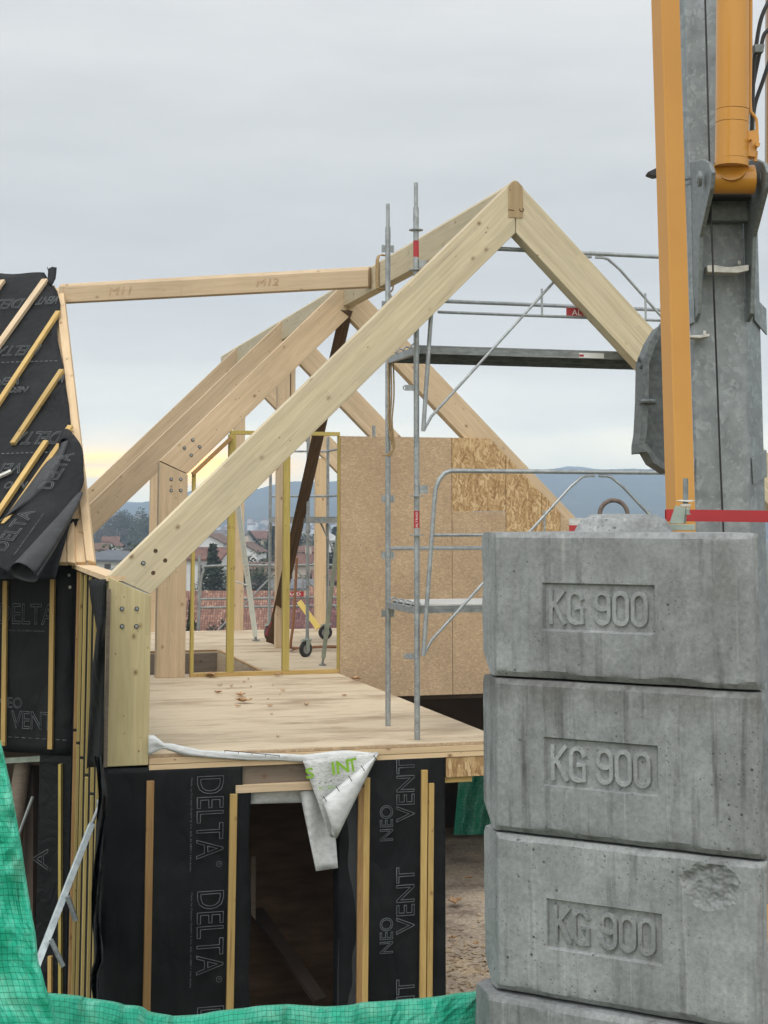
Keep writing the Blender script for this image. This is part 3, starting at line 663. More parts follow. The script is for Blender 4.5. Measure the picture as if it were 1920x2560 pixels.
for u, v in ((305, 1522), (342, 1522), (305, 1566), (341, 1566)): bolt_on(onS(u, v, -0.004), -r, t1, 0.014)
bolt_on(onS(358, 1408, 0), -r, t1, 0.014)
for u, v in ((389, 1377), (413, 1401), (383, 1432)): hole_on(onS(u, v, 0), -r, t1, 0.014)
t2 = truss(S2, -2.31, 3.6, 'second timber truss, its tall bolted post standing beside the open stud partition', 0.33, FL, M_GLU2)
for u, v in ((482, 1100), (461, 1120), (499, 1117), (478, 1138)): bolt_on(onS(u, v, S2), -r, t2, 0.0155)
for u, v in ((428, 1198), (452, 1198), (428, 1226), (452, 1226)): bolt_on(onS(u, v, S2 - 0.004), -r, t2, 0.0155)
t3 = truss(S3, -3.46, 3.5, 'third timber truss, carried at the ridge by a post behind the leaning brown plank', 0, None, M_GLU2, False)
t4 = truss(S4 - 0.1, -3.46, 3.5, 'farthest timber truss, its rafters resting on three posts at the far floor edge', 0, None, M_GLU2, False)
tz('king_post', [(-0.11, FL), (0.07, FL), (0.07, ZR - VD - 0.02), (-0.11, ZR - VD - 0.02)], S3 + 0.02, 0.14, M_GLU2, t3, (0, 1))
tz('packing_block', [(0.09, 1.60), (0.16, 1.60), (0.16, 2.3), (0.09, 2.3)], S3 + 0.05, 0.08, M_GLU2, t3, (0, 1))
tz('king_post', [(-0.09, FL), (0.09, FL), (0.09, ZR - VD - 0.02), (-0.09, ZR - VD - 0.02)], S4 - 0.12, 0.14, M_GLU2, t4, (0, 1))
for tc, w_ in ((-1.41, 0.15), (1.44, 0.20)):
    tz('post', [(tc - w_ / 2, FL), (tc + w_ / 2, FL), (tc + w_ / 2, zl(tc) - VD - 0.03), (tc - w_ / 2, zl(tc) - VD - 0.03)], S4 - 0.08, 0.14, M_WARM if tc > 0 else M_GLU2, t4, (0, 1))

# ridge beam lying in the notched trusses
rb = thing('ridge_beam', 'long main ridge beam running away along the tops of all the trusses', 'ridge beam', B(0, 0, 2.6))
poly = [(-0.068, 2.62), (0.068, 2.62), (0.068, ZR - 0.068 * K + 0.006), (0.02, 2.945), (-0.02, 2.945), (-0.068, ZR - 0.068 * K + 0.006)]
q = [B(t, -0.003, z) for t, z in poly]
slab('beam', q, r * 14.9, M_GLU, rb, r, p, 0.004)
slab('beam_end', [v_ - r * 0.001 for v_ in q], -r * 0.003, M_END, rb, UP, p)
m = MB()
m.tube([onS(1271, 524, -0.008), onS(1285, 526, -0.008)], 0.004, 6); m.ring(onS(1304, 524, -0.008), r, 0.018, 0.004, 0.6, 5.2, 14, UP, 6)
m.build('pencil_mark', M_OLD, rb)

# ------------------------------------------------------------------ upper floor
fd = thing('floor_deck', 'worn timber board upper floor with open front edge and stairwell cut-out', 'floor', B(-1.8, 0, FL))
TL, TR_, SE = -3.40, -0.125, 13.32
def panel(t0, t1_, s0, s1):
    q = [B(t0, s0, FL), B(t1_, s0, FL), B(t1_, s1, FL), B(t0, s1, FL)]
    slab('floor_panel', q, -UP * 0.022, M_FLOOR, fd, p, r, 0.0015)
HS0, HS1, HT0, HT1 = 6.25, 9.3, -3.3, -1.02      # stairwell
gp = 0.004
s1_ = tsz(onz(700, 1793, FL))[1]
for a, b_ in ((0.012, s1_), (s1_, s1_ + 2.5), (s1_ + 2.5, HS0)): panel(TL, TR_, a + gp * 1.6, b_ - gp * 1.6)
panel(TL, HT0, HS0 + gp, HS1 - gp); panel(HT1, 0.9, HS0 + gp, HS1 - gp)
for a, b_ in ((HS1, 10.6), (10.6, 11.9), (11.9, SE)): panel(TL, 0.9, a + gp / 2, b_ - gp / 2)
for a, b_ in ((5.9, HS0), (HS0, HS1), (HS1, 10.6), (10.6, SE)): panel(0.9 + gp, 3.4, a + gp / 2, b_ - gp / 2)
panel(TR_ + gp, 0.9, 5.9, HS0 - gp)
# trimmers round the stairwell
def box_ts(name, t0, t1_, s0, s1, z0, z1, mat, parent, along='t', bev=0.002):
    q = [B(t0, s0, z0), B(t1_, s0, z0), B(t1_, s1, z0), B(t0, s1, z0)]
    return slab(name, q, UP * (z1 - z0), mat, parent, p if along == 't' else (r if along == 's' else UP), r if along == 't' else p, bev)
box_ts('trimmer', HT0 - 0.06, HT1 + 0.06, HS1, HS1 + 0.06, -2.2, FL - 0.024, M_GREYW, fd)
box_ts('trimmer', HT1, HT1 + 0.06, HS0, HS1 - 0.002, -2.2, FL - 0.024, M_GLU2, fd, 's')
box_ts('trimmer', HT0 - 0.06, HT0, HS0, HS1 - 0.002, -2.2, FL - 0.024, M_GREYW, fd, 's')
box_ts('stair_kerb', HT1 + 0.004, HT1 + 0.045, HS0, HS1, FL + 0.001, FL + 0.022, M_BATD, fd, 's')
box_ts('stair_kerb', HT0, HT1 + 0.002, HS1 + 0.004, HS1 + 0.045, FL + 0.001, FL + 0.022, M_BATD, fd)
# edge build-up: chipboard edge, two timber plates, strand-board rim on the right of the door wall
box_ts('edge_board', TL + 0.278, 0.9, -0.004, 0.008, FL - 0.026, FL - 0.002, M_CHIP, fd)
box_ts('edge_plate', TL + 0.278, 0.9, -0.012, 0.19, FL - 0.076, FL - 0.029, M_WARM, fd)
box_ts('edge_plate', TL + 0.278, 0.9, -0.008, 0.19, FL - 0.120, FL - 0.079, M_WARM, fd)
box_ts('rim_board', -0.66, 0.9, 0.0, 0.03, FL - 0.285, FL - 0.123, M_OSB, fd)
box_ts('support_batten', -0.70, -0.42, 0.04, 0.10, FL - 0.335, FL - 0.288, M_BAT, fd)
box_ts('joist', TR_ - 0.075, TR_ - 0.005, 0.2, SE - 0.02, FL - 0.24, FL - 0.024, M_GREYW, fd, 's')
box_ts('joist', TL + 0.1, TR_ - 0.08, SE - 0.08, SE - 0.01, FL - 0.24, FL - 0.024, M_GREYW, fd)
# front strip of floor that runs on to the right behind the ballast stack
qq = [B(TR_ + gp, 0.012, FL - 0.0), B(0.9, 0.012, FL), B(0.9, 0.10, FL), B(TR_ + gp, 0.10, FL)]
slab('floor_panel', qq, -UP * 0.022, M_FLOOR, fd, p, r, 0.0015)

# ------------------------------------------------------------------ gable wall of chipboard behind the scaffold
gw_ = thing('gable_wall', 'tall chipboard gable wall patched with strand board below the second truss', 'wall', B(0.6, 5.8, -2.14))
SG = 5.80; zt = 1.006; zb_ = -2.14
def wpan(poly, mat):
    q = [B(t, SG, z) for t, z in poly]; return slab('wall_panel', q, r * 0.035, mat, gw_, p, UP, 0.001)
tA = -0.115
def tu(u, v=1300): return tsz(onS(u, v, SG))[0]
tB, tC = tu(1130), tu(1265); zm = onS(1180, 1279, SG).z
def rl(t): return zl(t) - 0.17            # strand board stops short of the rafter's outer edge
g2 = 0.003
tz_r = (ZR - 0.17 - zt) / K               # where the slope meets the flat top
wpan([(tA, zb_), (tB - g2, zb_), (tB - g2, zt), (tA, zt)], M_CHIP)
wpan([(tB + g2, zb_), (tC - g2, zb_), (tC - g2, zm - g2), (tB + g2, zm - g2)], M_CHIP)
wpan([(tB + g2, zm + g2), (tC - g2, zm + g2), (tC - g2, rl(tC)), (tz_r, zt), (tB + g2, zt)], M_OSB)
tD = tu(1355)
zlow = onS(1300, 1345, SG).z
wpan([(tC + g2, zlow), (tD - g2, zlow), (tD - g2, rl(tD)), (tC + g2, rl(tC))], M_OSB)
wpan([(tD + g2, zlow), (2.75, zlow), (2.75, rl(2.75)), (tD + g2, rl(tD))], M_OSB)
wpan([(tC + g2, zb_), (3.3, zb_), (3.3, rl(3.3)), (2.75 + g2, rl(2.75)), (2.75 + g2, zlow - g2), (tC + g2, zlow - g2)], M_CHIP)
box_ts('top_batten', tA + 0.001, tz_r - 0.2, SG + 0.037, SG + 0.07, zt - 0.05, zt - 0.002, M_BAT, gw_)

# ------------------------------------------------------------------ stud partition
sp_ = thing('stud_partition', 'open partition of yellow stained studs between sill and head plate', 'stud wall', B(-1.0, 5.8, FL))
SP = 5.83
def tp(u): return tsz(onS(u, 1500, SP))[0]
def stud(uL, uR, z0, z1, mat, dz=0):
    a, b_ = tp(uL), tp(uR); tz('stud', [(a, z0), (b_, z0), (b_, z1), (a, z1)], SP, 0.09, mat, sp_, (0, 1), 0.002)
zh = onS(620, 1086, SP).z
tl_, trr = tp(478), tA - 0.002
tz('sill_plate', [(tl_, FL + 0.001), (trr, FL + 0.001), (trr, FL + 0.047), (tl_, FL + 0.047)], SP - 0.003, 0.095, M_BAT, sp_, (1, 0), 0.002)
tz('head_plate', [(tp(573), zh), (trr, zh), (trr, zh + 0.045), (tp(573), zh + 0.045)], SP, 0.09, M_TREAT, sp_, (1, 0), 0.002)
a_, b_ = onS(481, 1186, SP - 0.02), onS(578, 1095, SP - 0.02)
member('raking_plate', a_, b_, 0.09, 0.045, M_BATD, sp_, UP)
stud(478, 486, FL + 0.049, onS(480, 1180, SP).z, M_TREAT)
stud(569, 586, FL + 0.049, zh - 0.002, M_TREAT); stud(708, 724, FL + 0.049, zh - 0.002, M_TREAT); stud(846, 860, FL + 0.049, zh - 0.002, M_TREAT)

# ------------------------------------------------------------------ front wall of the lower storey
fw = thing('front_wall', 'black membrane front wall with vertical battens around the dark doorway', 'wall', B(-2, 0, GR))
def tf(u, v=2200): return tsz(onS(u, v, 0))[0]
tW0, tDL, tDR, tW1 = -3.47, tf(622), tf(888), tf(1112, 2000)
zWt = -1.935
def memwall(name, poly, s, d, parent, mat=M_MEM, amp=0.012, nx=26, nz=60):
    """membrane stretched over a wall: gently rippled face with real thickness"""
    t0, t1_ = poly[0][0], poly[1][0]; z0, z1 = poly[0][1], poly[2][1]
    rows = []
    for j in range(nz + 1):
        row = []
        for i in range(nx + 1):
            t = t0 + (t1_ - t0) * i / nx; z = z1 + (z0 - z1) * j / nz
            e = min(1, min(i, nx - i) / 3, min(j, nz - j) / 3)
            h = amp * e * (noise.noise(Vector((t * 1.8, z * 1.1, s + 3))) + 0.5 * noise.noise(Vector((t * 4 + z * 2, z * 2.5, s))))
            row.append(B(t, s - 0.006 - max(-0.004, h), z))
        rows.append(row)
    # returns round the two ends
    rows = [[B(t0, s + d, row[0].z)] + row + [B(t1_, s + d, row[-1].z)] for row in rows]
    rows = [[B(t0 + (t1_ - t0) * max(0, min(1, (k - 1) / nx)), s + d, z1) for k in range(nx + 3)]] + rows
    return grid(name, rows, mat, parent)
fm1 = memwall('membrane', [(tW0, GR), (tDL - 0.06, GR), (0, zWt - 0.015)], 0.0, 0.2, fw)
fm2 = memwall('membrane', [(tf(848), GR), (tW1, GR), (0, zWt - 0.005)], 0.0, 0.2, fw)
box_ts('wall_core', tW0 + 0.02, tDL - 0.08, 0.02, 0.19, GR, zWt - 0.03, M_GREYW, fw)
box_ts('wall_core', tf(870), tW1 - 0.02, 0.02, 0.19, GR, zWt - 0.03, M_GREYW, fw)
# folded membrane at the left jamb, pale strip at the right jamb
mj = [[onS(582 + du, v, -0.012 - 0.02 * math.sin(v * 0.013) * (k == 2)) if k < 3 else onS(625 + 3 * math.sin(v * 0.02), v, 0.1) for k, du in enumerate((0, 18, 40, 43))] for v in range(1978, 2620, 40)]
grid('membrane', mj, M_MEM, fw)
mj = [[onS(843 + 6 * math.sin((v - 1900) * 0.006), v, 0.16), onS(848 + 4 * math.sin((v - 1900) * 0.008), v, 0.01), onS(868, v, -0.004), onS(896, v, -0.012)] for v in range(1990, 2640, 40)]
grid('membrane', mj, M_MEMI, fw)
# lintel and ledge
zl1, zl2 = onS(680, 1906, 0).z, onS(680, 1958, 0).z
box_ts('lintel', tf(586), tf(868), 0.03, 0.19, zl2, FL - 0.123, M_GREYW, fw)
box_ts('lintel_ledge', tf(586), tf(868), -0.025, 0.19, onS(680, 1978, 0).z, zl2 - 0.002, M_GLU2, fw)
# battens, each slightly out of plumb
def fbat(u0, v0, u1, mat, w=0.058, d=0.03):
    a, b_ = onS(u0, v0, -0.022), onS(u1, 2530, -0.022)
    b_ = a + (b_ - a) * ((GR + 0.1 - a.z) / (b_.z - a.z))
    m = MB(); m.bar(a, b_, w, d, r); x = (b_ - a).normalized()
    m.build('batten', mat, fw, frame(a, x, r), 0.002)
fbat(376, 1952, 366, M_BATD); fbat(584, 1985, 574, M_BAT); fbat(902, 1968, 898, M_BATD, 0.05, 0.028)
fbat(917, 1944, 911, M_BAT, 0.05); fbat(1061, 1925, 1056, M_BAT, 0.052); fbat(1078, 1958, 1073, M_BAT, 0.046, 0.028)
# printing on the membrane
def vtext_down(body, u0, u1, v0, v1, out=0.0032):
    a = onS(u0, v0, -0.021); w = a.z - onS(u0, v1, -0.021).z; h = (onS(u1, v0, -0.021) - a).length
    text(body, a, -UP, p, w, h, M_PRINT, fm1, outline=out)
def vtext_up(body, u0, u1, v0, v1, out=0.0032):
    a = onS(u1, v0, -0.021); w = onS(u1, v1, -0.021).z - a.z; h = (onS(u0, v0, -0.021) - a).length
    text(body, a, UP, -p, w, h, M_PRINT, fm2, outline=out)
for v0, v1 in ((1942, 2148), (2230, 2438), (2520, 2728)): vtext_down('DELTA', 494, 559, v0, v1)
for v0 in (2152, 2440):
    a = onS(548, v0 + 8, -0.021); m = MB(); m.ring(a, r, 0.022, 0.0025, k=4, n=16); m.build('lettering', M_PRINT, fm1)
    text('R', a - p * 0.008 + UP * 0.008, -UP, p, 0.017, 0.018, M_PRINT, fm1)
for v0 in (1945, 2232):
    a = onS(476, v0, -0.021); text('Made by Dörken GmbH & Co. KG, D-58311 Herdecke', a, -UP, p, 0.72, 0.018, M_PRINT, fm1)
for v0, v1, q0 in ((2053, 1897, 0), (2333, 2167, 0), (2606, 2447, 0)): vtext_up('VENT', 992, 1036, v0, v1)
for v0, v1 in ((2101, 2013), (2382, 2294)): vtext_up('NEO', 950, 982, v0, v1, 0.003)

# lower storey behind it
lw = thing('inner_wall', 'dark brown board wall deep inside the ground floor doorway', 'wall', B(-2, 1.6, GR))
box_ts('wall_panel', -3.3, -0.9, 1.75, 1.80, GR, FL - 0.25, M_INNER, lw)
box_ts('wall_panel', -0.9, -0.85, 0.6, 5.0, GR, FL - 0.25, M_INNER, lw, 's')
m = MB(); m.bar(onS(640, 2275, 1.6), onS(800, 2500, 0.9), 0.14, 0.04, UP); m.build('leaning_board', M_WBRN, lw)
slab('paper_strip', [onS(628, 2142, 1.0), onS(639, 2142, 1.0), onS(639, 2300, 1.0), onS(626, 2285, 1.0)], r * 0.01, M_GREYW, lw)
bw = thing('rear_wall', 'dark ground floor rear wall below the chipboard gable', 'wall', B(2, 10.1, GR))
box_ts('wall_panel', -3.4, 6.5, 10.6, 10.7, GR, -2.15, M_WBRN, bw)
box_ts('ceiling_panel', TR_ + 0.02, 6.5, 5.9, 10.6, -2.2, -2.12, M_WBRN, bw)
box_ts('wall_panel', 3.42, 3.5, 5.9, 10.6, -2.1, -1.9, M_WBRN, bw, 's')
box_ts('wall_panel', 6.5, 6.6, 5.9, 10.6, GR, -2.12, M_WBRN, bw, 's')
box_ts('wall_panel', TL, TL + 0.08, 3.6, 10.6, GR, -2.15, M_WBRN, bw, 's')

# slab of the ground floor
gs = MB(); gs.prism([B(-3.6, -0.1, GR - 0.01), B(7.5, -0.1, GR - 0.01), B(7.5, 10.6, GR - 0.01), B(-3.6, 10.6, GR - 0.01)], UP * 0.012)
tag(gs.build('ground_slab', M_EARTH), kind='structure')
ch = MB(); rq = random.Random(12)
for k in range(900):
    s_ = rq.gauss(3.6, 1.0); t = rq.uniform(-0.3, 2.0)
    c_ = B(t, s_, GR + 0.008 + rq.random() * 0.01); a = rq.uniform(0, 6.28); x = Vector((math.cos(a), math.sin(a), rq.uniform(-.3, .3))); y = Vector((-math.sin(a), math.cos(a), rq.uniform(-.3, .5))); l_, w_ = rq.uniform(.012, .05), rq.uniform(.006, .016)
    ch.add([c_ - x * l_ - y * w_, c_ + x * l_ - y * w_, c_ + x * l_ + y * w_, c_ - x * l_ + y * w_], [(0, 1, 2, 3)])
tag(ch.build('wood_shavings', M_CHAFF, fix=False), kind='stuff')

# green sheet hanging under the deck
rows = []
for j in range(10):
    row = []
    for i in range(14):
        P0 = onS(1148 - 14 * j / 9 + (1330 - 1148) * i / 13, 1935 + 152 * j / 9, 9.6 - 0.08 * math.sin(i * 1.9 + j * 0.3)); row.append(P0)
    rows.append(row)
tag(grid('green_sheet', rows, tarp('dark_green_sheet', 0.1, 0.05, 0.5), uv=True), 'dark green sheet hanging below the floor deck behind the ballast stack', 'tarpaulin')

# ================================================================== THE LEFT WING
wv = Vector((-0.939, 0.344, 0)).normalized(); wn = Vector((0.344, 0.939, 0)).normalized()
T0 = -3.46
CO = onT(189, 1412, T0)                         # corner between side wall and wing wall
KW = 1.0
RN = Vector((-KW * wn.x, -KW * wn.y, 1)).normalized(); RP = Vector((-0.148, 17.63, 2.93))
def onR(u, v, d=0.0): return onpl(u, v, RP + RN * d, RN)
def onW(u, v, d=0.0): return onpl(u, v, CO - wn * d, wn)
# side wall (runs from the first truss back to the wing)
sw_ = thing('side_wall', 'short return wall with closely set pale battens left of the first post', 'wall', B(T0, 1.7, GR))
sC = tsz(CO)[1]
q = [B(T0 + 0.004, 0.17, GR), B(T0 + 0.004, sC, GR), B(T0 + 0.004, sC, -0.50), B(T0 + 0.004, 0.17, -0.50)]
slab('membrane', q, p * 0.10, M_MEM, sw_, UP, r)
mp_ = MB(); mp_.bar(B(T0 + 0.05, -0.0, -0.47), B(T0 + 0.05, sC + 0.1, -0.47), 0.17, 0.045); mp_.build('top_plate', M_WARM, sw_, frame(B(T0, 0, -0.47), r, p), 0.002)
for i, (u, mat, z0) in enumerate(((191, M_BATD, -0.51), (199, M_SIDE, -0.51), (209, M_SIDE, -0.51), (222, M_SIDE, -0.51), (236, M_SIDE, -0.51), (249, M_SIDE, -0.51))):
    a = onT(u, 1600, T0 - 0.02); s_ = tsz(a)[1]
    zj = -2.0 - 0.07 * i
    for z1, z2 in ((z0, zj), (zj - 0.03, GR + 0.1)):
        m = MB(); m.bar(B(T0 - 0.014, s_, z1), B(T0 - 0.014, s_, z2), 0.045, 0.027, p)
        m.build('batten', mat, sw_, frame(B(T0 - 0.026, s_, z1), -UP, p), 0.002)
m = MB(); m.bar(B(T0 - 0.004, -0.02, -0.55), B(T0 - 0.004, -0.02, -1.93), 0.012, 0.03, p); m.build('edge_strip', M_GREYW, sw_)
for v in (1512, 1545, 1572):
    m = MB(); m.box(onT(267, v, T0 - 0.012), UP, r, p, 0.06, 0.02, 0.004); m.build('paint_mark', M_RED, sw_)
# loose flap of membrane in front of its battens
rows = []
for j in range(24):
    v = 1448 + (1918 - 1448) * j / 23
    uL = float(np.interp(v, [1448, 1500, 1530, 1570, 1650, 1700, 1918], [222, 227, 235, 242, 233, 227, 217]))
    uR = float(np.interp(v, [1448, 1700, 1918], [265, 261, 250]))
    rows.append([onT(uL + (uR - uL) * i / 7, v + (4 if i == 0 else 0), T0 - 0.085 - 0.03 * math.sin(3.0 * i / 7 + j * 0.12)) for i in range(8)])
fl = grid('membrane_flap', rows, M_MEM, thick=0.003); tag(fl, 'loose smooth black membrane flap hanging over battens left of the first post', 'membrane')
rows = []
for j in range(20):
    v = 1890 + (2540 - 1890) * j / 19
    uc = float(np.interp(v, [1890, 2000, 2120, 2300, 2400, 2440, 2540], [246, 258, 246, 238, 248, 236, 246]))
    rows.append([onT(uc + (i - 2.5) * 4.0 + 2 * math.sin(j * 1.1 + i), v, T0 - 0.10 - 0.04 * math.sin(i * 1.7 + j * 0.8)) for i in range(6)])
tag(grid('membrane_flap', rows, M_MEM, thick=0.003), 'crumpled black membrane strip trailing down beside the doorway wall', 'membrane')

# wing wall
ww = thing('wing_wall', 'black membrane wall with two pale battens below the left roof', 'wall', CO - UP * 2)
zWb = -2.31
def W(a, z, d=0.0): return CO + wv * a - wn * d + UP * (z - CO.z)
rows = []
for j in range(31):
    z = 0.0 + (zWb - 0.02 - 0.0) * j / 30; row = []
    for i in range(25):
        a = 0.01 + 3.4 * i / 24; h = 0.010 * (noise.noise(Vector((a * 2, z * 1.3, 9))) + 0.6 * noise.noise(Vector((a * 5, z * 3, 2))))
        row.append(W(a, z + (0.012 * noise.noise(Vector((a * 4, 1, 1))) if j == 30 else 0), 0.012 + max(h, -0.006)))
    rows.append([W(0.0, z, -0.2)] + row)
rows.append([W(0.0, zWb - 0.01, -0.2)] + [W(0.01 + 3.4 * i / 24, zWb - 0.01, -0.2) for i in range(25)])
wm1 = grid('membrane', rows, M_MEM, ww)
q = [W(0.02, zWb + 0.01, -0.02), W(3.4, zWb + 0.01, -0.02), W(3.4, -0.02, -0.02), W(0.02, -0.02, -0.02)]
slab('wall_core', q, wn * 0.15, M_GREYW, ww)
for u0, u1, v0, v1 in ((14, 9, 1452, 1864), (133, 126, 1414, 1873)):
    a, b_ = onW(u0, v0, 0.04), onW(u1, v1, 0.04); m = MB(); m.bar(a, b_, 0.052, 0.032, wn); m.build('batten', M_BAT, ww, frame(a, b_ - a, wn), 0.002)
def wtext(body, u0, u1, v0, v1, out=0.0035):
    a = onW(u0, v1, 0.026); text(body, a, -wv, UP, (onW(u1, v1, 0.026) - a).length, onW(u0, v0, 0.026).z - a.z, M_PRINT, wm1, outline=out)
wtext('DELTA', -4, 136, 1508, 1558); wtext('NEO', -6, 55, 1742, 1768, 0.003); wtext('VENT', 28, 132, 1777, 1820)
a = onW(-20, 1577, 0.026); text('Dörken GmbH & Co. KG, D-58311 Herdecke', a, -wv, UP, 0.62, 0.02, M_PRINT, wm1)
m = MB()
for k in range(9): m.bar(onW(20 + 17 * k, 1842 + 1.0 * k, 0.026), onW(30 + 17 * k, 1842.5 + 1.0 * k, 0.026), 0.002, 0.006)
m.build('dashed_line', M_PRINT, wm1)
for u, v in ((173, 1438), (175, 1468)): bolt_on(onW(u, v, 0.02), -wn, ww, 0.012, M_SHINE, 'washer')
# jamb, interior posts and clutter of the opening below
wj = thing('opening_jamb', 'black lined jamb of the dark opening under the left wing', 'wall', W(0.3, GR))
q = [W(0.0, GR, 0.005), W(0.36, GR, 0.005), W(0.36, zWb - 0.03, 0.005), W(0.0, zWb - 0.03, 0.005)]
slab('membrane', q, wn * 0.12, M_MEM, wj)
a = W(0.24, -3.45, 0.008); text('A', a, UP, wv, 0.2, 0.16, M_PRINT, wj, outline=0.003)
a = onW(152, 1910, 0.02); b_ = onW(152, 2540, 0.02); m = MB(); m.bar(a, b_, 0.03, 0.05, wn); m.build('batten', M_TREAT, wj, frame(a, b_ - a, wn))
a = onW(126, 2390, 0.02); b_ = onW(126, 2480, 0.02); m = MB(); m.bar(a, b_, 0.04, 0.04, wn); m.build('batten', M_BAT, wj, frame(a, b_ - a, wn))
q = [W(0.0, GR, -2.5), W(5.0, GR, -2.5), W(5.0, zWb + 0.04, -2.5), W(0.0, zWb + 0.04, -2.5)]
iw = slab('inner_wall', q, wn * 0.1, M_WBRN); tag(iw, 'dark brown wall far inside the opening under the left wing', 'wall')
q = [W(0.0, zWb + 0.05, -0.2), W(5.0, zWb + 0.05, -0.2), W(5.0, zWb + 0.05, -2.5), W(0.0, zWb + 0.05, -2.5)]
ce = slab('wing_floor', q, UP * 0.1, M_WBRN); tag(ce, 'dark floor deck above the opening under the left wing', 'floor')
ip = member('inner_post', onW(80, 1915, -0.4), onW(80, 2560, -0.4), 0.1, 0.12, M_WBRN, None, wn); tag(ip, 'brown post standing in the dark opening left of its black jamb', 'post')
rl_ = MB(); rl_.tube([onW(58, 1905, -0.25), onW(48, 1980, -0.22), onW(38, 2080, -0.2), onW(26, 2190, -0.18)], [0.085, 0.09, 0.085, 0.075], 12)
tag(rl_.build('cloth_roll', M_GREYW, smooth=True), 'pale grey rolled cloth leaning inside the dark opening under the left wing', 'roll')
m = MB(); m.bar(onW(0, 1902, -0.12), onW(132, 1894, -0.12), 0.05, 0.055); tag(m.build('steel_bar', M_ZINC), 'level grey green steel bar at the head of the dark opening', 'bar')
m = MB(); m.tube([onW(82, 1992, 0.3), onW(42, 2100, 0.35)], 0.016, 8); tag(m.build('steel_rod', M_GALV), 'thin slanting steel rod in front of the dark opening', 'rod')

# wing roof
wr = thing('wing_roof', 'steep left roof of black membrane with diagonal pale battens', 'roof', W(0.5, -0.4))
ev = [(640, 60), (684, 112), (692, 118), (700, 119), (712, 122), (718, 140), (735, 145), (760, 151), (790, 148), (815, 142), (850, 144), (900, 155), (925, 160), (960, 163), (1010, 172), (1075, 178), (1150, 188), (1240, 196), (1330, 170), (1400, 150), (1440, 140)]
rows = []
for j in range(70):
    v = 683 + (1448 - 683) * j / 69; uR = float(np.interp(v, [e[0] for e in ev], [e[1] for e in ev]))
    row = []
    for i in range(30):
        f = i / 29; u = -520 + (uR + 520) * f ** 0.7
        vv = v + (0 if j > 3 else (3 - j) * 0.8 * math.sin(u * 0.05))
        h = 0.016 * noise.noise(Vector((u * 0.012, v * 0.02, 4))) + 0.010 * noise.noise(Vector((u * 0.03, v * 0.05, 7)))
        if 690 < v < 800: h += 0.02 * noise.noise(Vector((u * 0.02 + v * 0.03, v * 0.06, 2)))
        row.append(onR(u, vv, 0.02 + h))
    rows.append(row)
rm1 = grid('membrane', rows, M_MEM, wr, thick=0.004)
def rbat(u0, v0, u1, v1, mat=M_BAT, w=0.062, h=0.045):
    a, b_ = onR(u0, v0, 0.055), onR(u1, v1, 0.055); m = MB(); m.bar(a, b_, w, h, RN); m.build('batten', mat, wr, frame(a, b_ - a, RN), 0.002)
rbat(113, 700, -40, 914, M_GLU2, 0.085); rbat(8, 702, -40, 768, M_GLU2); rbat(146, 780, -60, 1094); rbat(155, 926, 32, 1110); rbat(116, 1104, -50, 1350); rbat(150, 1112, 10, 1312); rbat(177, 1066, 160, 1090)
rbat(28, 1178, -30, 1204, M_SHINE, 0.04, 0.03)
def rtext(body, u, v, w, h, out=0.0035):
    text(body, onR(u, v, 0.052), wv, -(UP - RN * RN.z), w, h, M_PRINTR, rm1, outline=out)
rtext('DELTA', 62, 746, 0.62, 0.19); rtext('VENT', 152, 740, 0.30, 0.15); rtext('DELTA', 104, 862, 0.60, 0.18); rtext('VENT', 57, 942, 0.46, 0.13); rtext('NEO', 72, 966, 0.25, 0.10, 0.003)
rtext('W', 166, 938, 0.13, 0.12); rtext('DELTA', 158, 1078, 0.58, 0.20); rtext('VENT', 62, 1158, 0.5, 0.15); rtext('NEO', 70, 1204, 0.26, 0.10, 0.003)
m = MB()
for v_ in (906, 1134):
    for k in range(14):
        u = -20 + 12 * k
        if u < 140: m.bar(onR(u, v_ - 0.03 * u, 0.05), onR(u + 7, v_ - 0.03 * (u + 7), 0.05), 0.008, 0.003, RN)
m.build('dashed_line', M_PRINTR, rm1)
# verge rafters of bare timber along the right-hand side
def vpoly(name, pix, d, depth, mat=M_WARM):
    q = [onR(u, v, d) for u, v in pix]; return slab(name, q, -RN * depth, mat, wr, q[0] - q[-1] if False else (q[1] - q[0]), RN.cross(q[1] - q[0]), 0.002)
vpoly('verge_rafter', [(216, 1400), (137, 722), (157, 716), (236, 1404)], 0.0, 0.06)
vpoly('verge_rafter', [(196, 1330), (124, 718), (136, 712), (214, 1330)], -0.05, 0.06)
vpoly('verge_rafter', [(168, 1404), (168, 1325), (184, 1300), (187, 1407)], -0.02, 0.05)
vpoly('verge_rafter', [(191, 1405), (182, 1305), (196, 1240), (213, 1404)], -0.06, 0.05)
vpoly('verge_rafter', [(124, 1405), (125, 1385), (205, 1235), (205, 1265), (166, 1330), (166, 1405)], -0.03, 0.05)
# scrap of membrane sticking up at the ridge
rows = [[onR(121, 672, 0.05) , onR(130, 667, 0.08), onR(142, 669, 0.05)], [onR(120, 684, 0.03), onR(131, 682, 0.06), onR(141, 682, 0.03)], [onR(119, 695, 0.03), onR(129, 695, 0.05), onR(139, 697, 0.03)], [onR(104, 706, 0.035), onR(116, 708, 0.04), onR(130, 714, 0.035)]]
grid('membrane_scrap', rows, M_MEM, wr, thick=0.004)
m = MB(); m.tube([onR(121, 690, 0.03), onR(122, 680, 0.04), onR(118, 667, 0.06)], [0.008, 0.008, 0.003], 6); m.build('membrane_scrap', M_MEM, wr)

